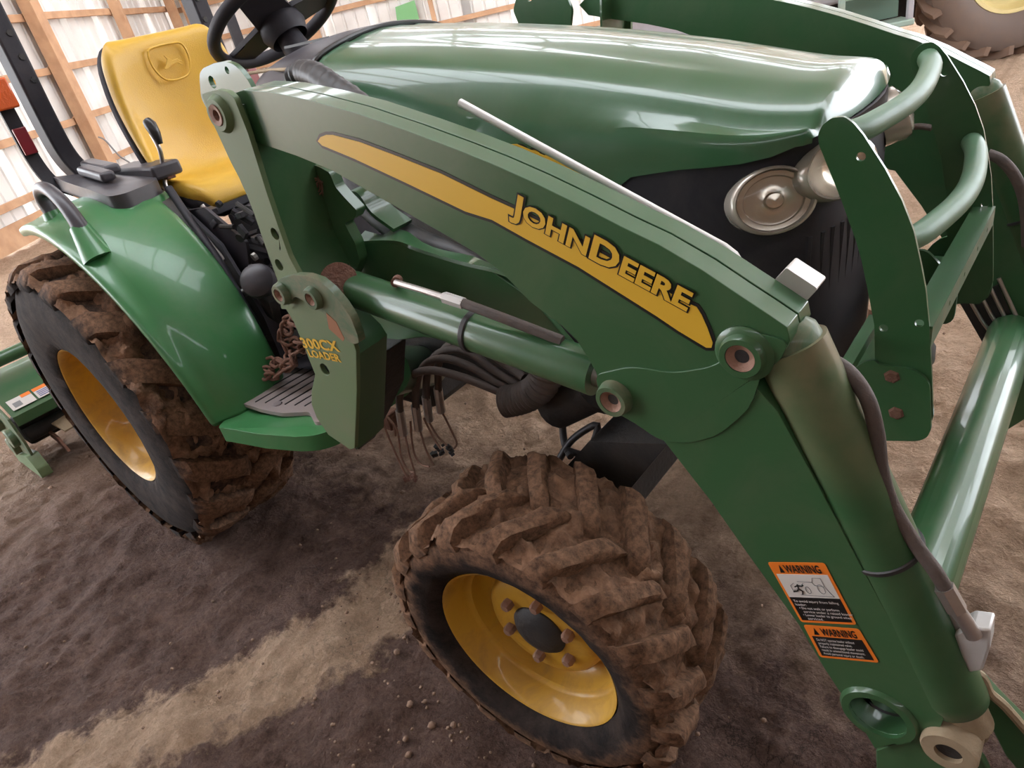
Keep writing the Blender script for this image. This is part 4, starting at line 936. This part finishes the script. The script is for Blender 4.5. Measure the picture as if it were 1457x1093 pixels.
# embossed emblem on the backrest: raised shield rim and leaping deer
ec = V(-.012, .0, 1.505)
sh_ = [(-.062, .045), (-.03, .055), (.03, .055), (.062, .045), (.067, .0), (.045, -.042), (0, -.052), (-.045, -.042), (-.067, 0)]
M().tube(catmull([ec+V(0, a, b) for a, b in sh_], 4, True)+[ec+V(0, sh_[0][0], sh_[0][1])], .0035, 8).build('emblem_rim', seatm, st)
deer = [(-.035, -.012), (-.020, .002), (-.012, .012), (-.018, .026), (-.006, .016), (.004, .006), (.022, .008), (.040, -.006), (.030, -.002), (.024, -.002), (.036, -.016), (.018, -.004), (-.004, -.006), (-.020, -.014), (-.030, -.016)]
M().plate([ec+V(.001, a, b) for a, b in deer], (.004, 0, 0)).build('emblem_deer', seatm, st, bevel=.001)
M().box((.06, 0, 1.06), (.34, .34, .06)).build('seat_base', black, T, bevel=.02)

# ---- steering wheel and dash
sw_c = V(.60, .035, 1.552); sn = V(-.50, 0, .87).normalized(); sa = V(0, 1, 0); sb = sn.cross(sa).normalized()
RS = .192
ring = [sw_c + (sa*math.cos(2*PI*k/48)+sb*math.sin(2*PI*k/48))*RS for k in range(49)]
sw = M().tube(ring, .0175, 16).build('steering_wheel', black, T)
for ang in (110, 225, 345):
    a = math.radians(ang); dd = sa*math.cos(a)+sb*math.sin(a); side_ = sn.cross(dd).normalized()
    m = M(); q = [sw_c + sn*-.02 + dd*.03 + side_*.058, sw_c + sn*-.02 + dd*.03 - side_*.058, sw_c + dd*RS*.98 - side_*.045, sw_c + dd*RS*.98 + side_*.045]
    m.plate(rounded(q, .01), sn*.014).build('spoke', black, sw, bevel=.004)
M().lathe([(1e-5, .018), (.045, .016), (.062, .006), (.068, -.02), (.055, -.05)], 32, sw_c-sn*.02, sn).build('hub_cover', black, sw)
M().tube([sw_c-sn*.06, sw_c-sn*.22], [.035, .05], 20).build('steering_column', black, T)
M().plate(rounded([V(.72, -.12, 1.26), V(.72, .2, 1.26), V(.72, .2, 1.44), V(.72, -.12, 1.44)], .03), (.06, 0, 0)).build('dash_panel', black, T, bevel=.01)
M().tube(catmull([V(.92, .22, 1.44), V(.94, .30, 1.50), V(.90, .34, 1.60), V(.86, .33, 1.75)], 5), .020, 14).build('loader_joystick', decalb, T) if 0 else None

# ---- roll bar with lamps
for s in (-1, 1):
    pts = [V(-.33, .34*s, 2.35), V(-.33, .345*s, 1.7), V(-.33, .35*s, 1.42), V(-.325, .345*s, 1.30), V(-.30, .32*s, 1.22), V(-.27, .29*s, 1.14), V(-.2, .26*s, .9), V(-.1, .22*s, .66)]
    pts = [Vector(p) for p in pts]; pth = catmull(pts, 5)
    m = M(); T_ = []
    rws = []
    for i, p in enumerate(pth):
        t = (pth[min(i+1, len(pth)-1)]-pth[max(i-1, 0)]).normalized(); sx_ = V(1, 0, 0)-t*t.x; sx_.normalize(); sy_ = t.cross(sx_)
        rws.append([p+sx_*a*.045+sy_*b*.030 for a, b in ((-1, -1), (1, -1), (1, 1), (-1, 1))])
    rb_ = m.grid(rws, closed=True).build('roll_bar_post', black, T, bevel=.008, seg=3)
    br_ = catmull([V(-.30, .45*s, 1.64), V(-.30, .45*s, 1.46), V(-.30, .45*s, 1.33), V(-.28, .44*s, 1.25), V(-.24, .41*s, 1.19)], 5)
    m = M(); m.grid([[p+V(0, -.022, 0), p+V(0, .022, 0)] for p in br_]); lb = m.build('lamp_bracket', black, rb_ if 0 else T, solid=.012)
    M().box((-.275, .475*s if s < 0 else .60, 1.53), (.05, .11 if s < 0 else .08, .09)).build('warning_lamp', orange, lb, bevel=.006)
    M().box((-.284, .45*s, 1.385), (.012, .040, .085), Matrix.Rotation(0, 3, 'Y')).build('reflector', redl, lb, bevel=.003)
    for z in (1.55, 1.62, 1.69): M().disc((-.283, .335*s, z), (1, 0, 0), .010, .004, 6).build('bolt', dark, rb_)
M().box((-.33, 0, 2.35), (.07, .72, .07)).build('roll_bar_crossbar', black, T, bevel=.01)

# ================================================================== other things
# rusty chain piled on the footboard
CH = thing('rusty_chain', 'rusty brown steel chain piled on the footboard beside the rubber mat', 'chain', (0, 0, 0))
def link_mesh():
    L_, W_ = .024, .0145; pts = []
    for k in range(20):
        a = 2*PI*k/20; pts.append(V(math.cos(a)*W_ + (L_ if math.cos(a) > 0 else -L_)*.5, math.sin(a)*W_*1.0, 0))
    pts.append(pts[0]); return M().tube(pts, .0046, 8, cap=False)
lk0 = None; random.seed(11)
px_path = [(430, 462), (415, 455), (405, 462), (408, 478), (395, 480), (412, 490), (428, 484), (440, 492), (425, 500), (410, 508), (420, 518), (405, 522), (390, 514), (378, 520), (392, 530), (372, 528), (385, 538), (400, 528), (415, 515), (408, 497), (398, 470), (420, 470)]
pw = []
for i, (a, b) in enumerate(px_path):
    y = -.40+.12*(540-b)/80.0
    p = U(a, b, 1, min(-.33, y)-.06); pw.append(p)
pw = catmull(pw, 4)
acc = 0; last = pw[0]; i = 0
for q in pw[1:]:
    if (q-last).length < .035: continue
    mid_ = (q+last)/2; d = (q-last).normalized()
    if lk0 is None: o = link_mesh().build('chain_link', rust, CH); lk0 = o
    else: o = lk0.copy(); link(o, CH)
    o.location = mid_; qt = d.to_track_quat('X', 'Z'); o.rotation_mode = 'QUATERNION'
    from mathutils import Quaternion
    o.rotation_quaternion = qt @ Quaternion((1, 0, 0), (PI/2 if i % 2 else 0)+random.uniform(-.4, .4)); i += 1; last = q

# implement behind the rear wheel
TL = thing('rotary_tiller', 'green rotary tiller with warning stickers on the clay floor behind the rear wheel', 'tiller', (-1.25, 0, 0))
def P3(x, y, z): return V(x+1.25, y, z)
def tl(m, name, mat, **k): return m.build(name, mat, TL, **k)
dkx = [(-1.08, .27), (-1.08, .315), (-1.16, .36), (-1.30, .43), (-1.42, .44), (-1.50, .36)]
tdeck = tl(M().grid([[P3(x, -.82, z) for x, z in dkx], [P3(x, .75, z) for x, z in dkx]]), 'tiller_deck', green, solid=.008)
tl(M().tube([P3(-1.30, -1.1, .515), P3(-1.30, .6, .515)], .032, 20), 'drive_tube', green)
tl(M().plate([P3(-1.08, -.83, .32), P3(-1.16, -.83, .365), P3(-1.42, -.83, .44), P3(-1.52, -.83, .30), P3(-1.45, -.83, .08), P3(-1.12, -.83, .06), P3(-1.06, -.83, .2)], (0, -.012, 0)), 'side_plate', green_dusty, bevel=.003)
tl(M().plate(rounded([P3(-1.10, -.86, .12), P3(-1.05, -.86, .06), P3(-1.05, -.86, .01), P3(-1.40, -.86, .005), P3(-1.40, -.86, .05), P3(-1.2, -.86, .10)], .01), (0, .05, 0)), 'skid_shoe', olive, bevel=.004)
for zz, xx in ((.20, -1.18), (.13, -1.28), (.26, -1.3)): tl(M().disc(P3(xx, -.85, zz), (0, 1, 0), .045, .04, 12), 'bearing_cap', green_dusty, bevel=.004)
tl(M().box(P3(-1.30, -.05, .17), (.14, 1.5, .14)), 'rotor_housing', dark, bevel=.02)
tl(M().tube([P3(-1.2, -.8, .17), P3(-1.2, .7, .17)], .035, 16), 'rotor_shaft', dark)
for k in range(8):
    y = -.72+k*.19; tn_ = tl(M().plate([P3(-1.20, y, .15), P3(-1.08, y, .14), P3(-1.03, y, .07), P3(-1.06, y, .06), P3(-1.12, y, .10), P3(-1.20, y, .11)], (0, .012, 0)), 'tine', rust, bevel=.002)
tl(M().plate([P3(-1.12, -.70, .19), P3(-1.06, -.68, .15), P3(-1.06, -.56, .15), P3(-1.13, -.55, .20)], (0, 0, .008)), 'tine_shield', tan)
tl(M().box(P3(-1.07, -.45, .17), (.03, .22, .012), Matrix.Rotation(.1, 3, 'X')), 'wear_strip', steel)
d0_ = [P3(-1.095, -.80, .330), P3(-1.095, -.56, .330), P3(-1.16, -.56, .367), P3(-1.16, -.80, .367)]
nd = V(.48, 0, .88)
def stick(q, name, mat, lift, par=TL): return M().plate([p+nd*lift for p in q], nd*.001).build(name, mat, par)
s1 = stick(in_quad(d0_, .0, .05, .42, .95), 'sticker', decalw, .005)
s2 = stick(in_quad(d0_, .46, .05, 1, .95), 'sticker', decalw, .005)
stick(in_quad(d0_, .46, .70, 1, .95), 'sticker_band', decalo, .0062, s2)
stick(in_quad(d0_, .25, .70, .42, .95), 'sticker_band', decalo, .0062, s1)
bl = simple('blue_print', (.12, .13, .30), .5)
for k in range(4): stick(in_quad(d0_, .50, .16+k*.13, .96, .22+k*.13), 'print_line', bl, .0062, s2)
stick(in_quad(d0_, .06, .2, .2, .6), 'pictogram', decalg, .0062, s1)

# large tractor in the background (rear wheel, step, body)
BT = thing('large_tractor', 'large old tractor with yellow-rimmed lugged tyre at the back of the barn', 'tractor', (1.70, 7.0, 0))
def BP(x, y, z): return V(x, y, z)
Rb = .80; cb_ = V(-.25, 0, .78)
faxis = V(.55, -.83, 0).normalized()
prof = [(.40, .12), (.44, .17), (.55, .20), (.66, .19), (.72, .16), (.745, .10), (.755, 0), (.745, -.1), (.72, -.16), (.66, -.19), (.55, -.2), (.44, -.17), (.40, -.12)]
bt = M().lathe(prof, 72, cb_, faxis).build('rear_tyre', simple('grey_brown_rubber', (.13, .095, .08), .75, 0, 0, .5, (.22, .14, .09), 3), BT)
sd_ = faxis.cross(V(0, 0, 1)).normalized()
lugm = simple('old_lug_rubber', (.17, .11, .08), .8, 0, 0, .5, (.25, .15, .09), 6)
for k in range(22):
    for sg in (-1, 1):
        a0_ = 2*PI*(k+(.5 if sg > 0 else 0))/22; m = M(); top = []
        for i in range(5):
            t = i/4; a = a0_+.30*t*1.0; yy = sg*(.20-.21*t); rr0 = .75 - (.035 if i == 0 else 0)
            rowp = []
            for wv, hv in ((-.03, -.03), (-.026, .045), (.026, .045), (.03, -.03)):
                aa = a+wv; r_ = rr0+hv
                rowp.append(cb_ + (sd_*math.cos(aa)+V(0, 0, 1)*math.sin(aa))*r_ + faxis*yy)
            top.append(rowp)
        m.grid(top); m.add([p for p in top[0]], [(0, 1, 2, 3)]); m.add([p for p in top[-1]], [(3, 2, 1, 0)])
        m.build('tread_lug', lugm, bt)
br2 = M().lathe([(.40, .13), (.425, .14), (.42, .155), (.39, .15), (.375, .08), (.35, .05), (.2, .03), (.01, .03)], 48, cb_, faxis).build('wheel_rim', simple('pale_yellow_paint', (.62, .50, .22), .5), BT)
M().lathe([(.30, .06), (.05, .065), (.01, .065)], 40, cb_, faxis).build('wheel_disc', simple('mustard_paint', (.50, .36, .02), .5), br2)
grey = simple('pale_grey_paint', (.42, .42, .46), .5, 0, 0, .5, (.3, .22, .18), 3); pgreen = simple('faded_green_paint', (.30, .42, .36), .5, 0, 0, .4, (.4, .32, .25), 4)
bwx = -sd_ if sd_.x > 0 else sd_
base_ = cb_ + bwx*1.15
def bb(off, size, name, mat, rz=0, **k):
    R_ = Matrix((bwx, faxis, V(0, 0, 1))).transposed()
    return M().box(cb_ + bwx*off[0] + faxis*off[1] + V(0, 0, off[2]), size, R_).build(name, mat, BT, **k)
bb((1.25, -.15, .40), (1.3, .5, .9), 'body_panel', grey, bevel=.03)
bb((2.3, -.2, .50), (1.0, .5, .8), 'engine_side', dark, bevel=.03)
bb((2.05, .05, .15), (.06, .06, .9), 'support_post', rust)
bb((1.22, .22, -.29), (.62, .30, .05), 'step', pgreen, bevel=.01)
bb((.93, .30, .05), (.05, .05, .68), 'step_rail', grey, bevel=.008)
bb((1.50, .30, .05), (.05, .05, .68), 'step_rail', pgreen, bevel=.008)
bb((1.22, .28, .0), (.52, .05, .05), 'step', pgreen, bevel=.008)
bb((1.22, .14, -.02), (.5, .02, .46), 'step_back', simple('dark_green_back', (.10, .16, .12), .6), bevel=.004)  # darker green panel behind the steps
bb((1.0, -.6, .0), (2.8, .7, .7), 'chassis', dark, bevel=.04)
bb((2.9, .1, .0), (.9, .25, .9), 'fender_panel', grey, bevel=.05)
bb((0.2, -.5, 1.0), (1.6, .9, .5), 'cab_floor', pgreen, bevel=.05)
fw_ = M().lathe([(.2, .1), (.25, .13), (.4, .13), (.46, .08), (.47, 0), (.46, -.08), (.4, -.13), (.2, -.1)], 40, cb_+bwx*2.9+V(0, 0, -.30)-faxis*.2, faxis).build('front_tyre', lugm, BT)

# sign on the back wall
p = U(590, 18, 2, 2.2)
def onwall(u, v, off=.06):
    d = RT*((u-728.5)/F) - UP*((v-546.5)/F) + FW; nn = Vector((-BD.y, BD.x, 0))
    t = ((WC-CAM).dot(nn))/d.dot(nn); P_ = CAM+d*t; nn2 = nn if (CAM-P_).dot(nn) > 0 else -nn
    return P_+nn2*off, nn2
q = [onwall(*a)[0] for a in ((563, 10), (590, 0), (597, 27), (566, 34))]; nn2 = onwall(575, 15)[1]
sg = M().plate(q, nn2*.01).build('sign', simple('green_sign', (.18, .42, .18), .6), None)
sg['label'] = 'small green panel with faint yellow lettering nailed to the far white wall'; sg['category'] = 'sign'
v, f = text_mesh('FEED', .02); M().add([bil(q, .3+a.x*.2, .62-a.y*.35)+nn2*.014 for a in v], f).build('lettering', simple('cream_print', (.6, .62, .3), .6), sg) if 0 else None

# cable hanging by the post
pc = [U(140, 195, 0, -8.4), U(150, 200, 0, -8.4), U(170, 222, 0, -8.4), U(185, 232, 0, -8.4), U(191, 243, 0, -8.4)]
cbz = M().tube(catmull(pc, 5), .012, 6).build('wall_cable', simple('grey_cable', (.2, .2, .2), .6), None)
cbz['label'] = 'thin grey cable hanging off the thick wall post'; cbz['category'] = 'cable'

# loose clods and crumbs on the floor
random.seed(3); m = M()
def zg(x, y): return 0.0
for i in range(700):
    x = random.uniform(-1.2, 2.9); y = random.uniform(-1.6, 1.6)
    if random.random() < .5: x = random.gauss(1.5, .35); y = random.gauss(-.75, .25)
    r = random.uniform(.002, .006)*(1.8 if random.random() < .08 else 1); n_ = 6
    c = V(x, y, .000); rs = [[c + V(math.cos(2*PI*k/n_)*r*q*random.uniform(.8, 1.2), math.sin(2*PI*k/n_)*r*q*random.uniform(.8, 1.2), hz*r) for k in range(n_)] for q, hz in ((.7, -.6), (1, .1), (.6, .7))]
    m.grid(rs, closed=True); b = len(m.v); m.f.append(tuple(range(b-n_, b)))
cr_ = m.build('dirt_crumbs', mudmat('clod_soil', (.16, .10, .075), (.36, .24, .17)), None, sharp=180, kind='stuff')
cr_['label'] = 'small crumbs of dried clay scattered over the floor around the tyres'; cr_['category'] = 'dirt'
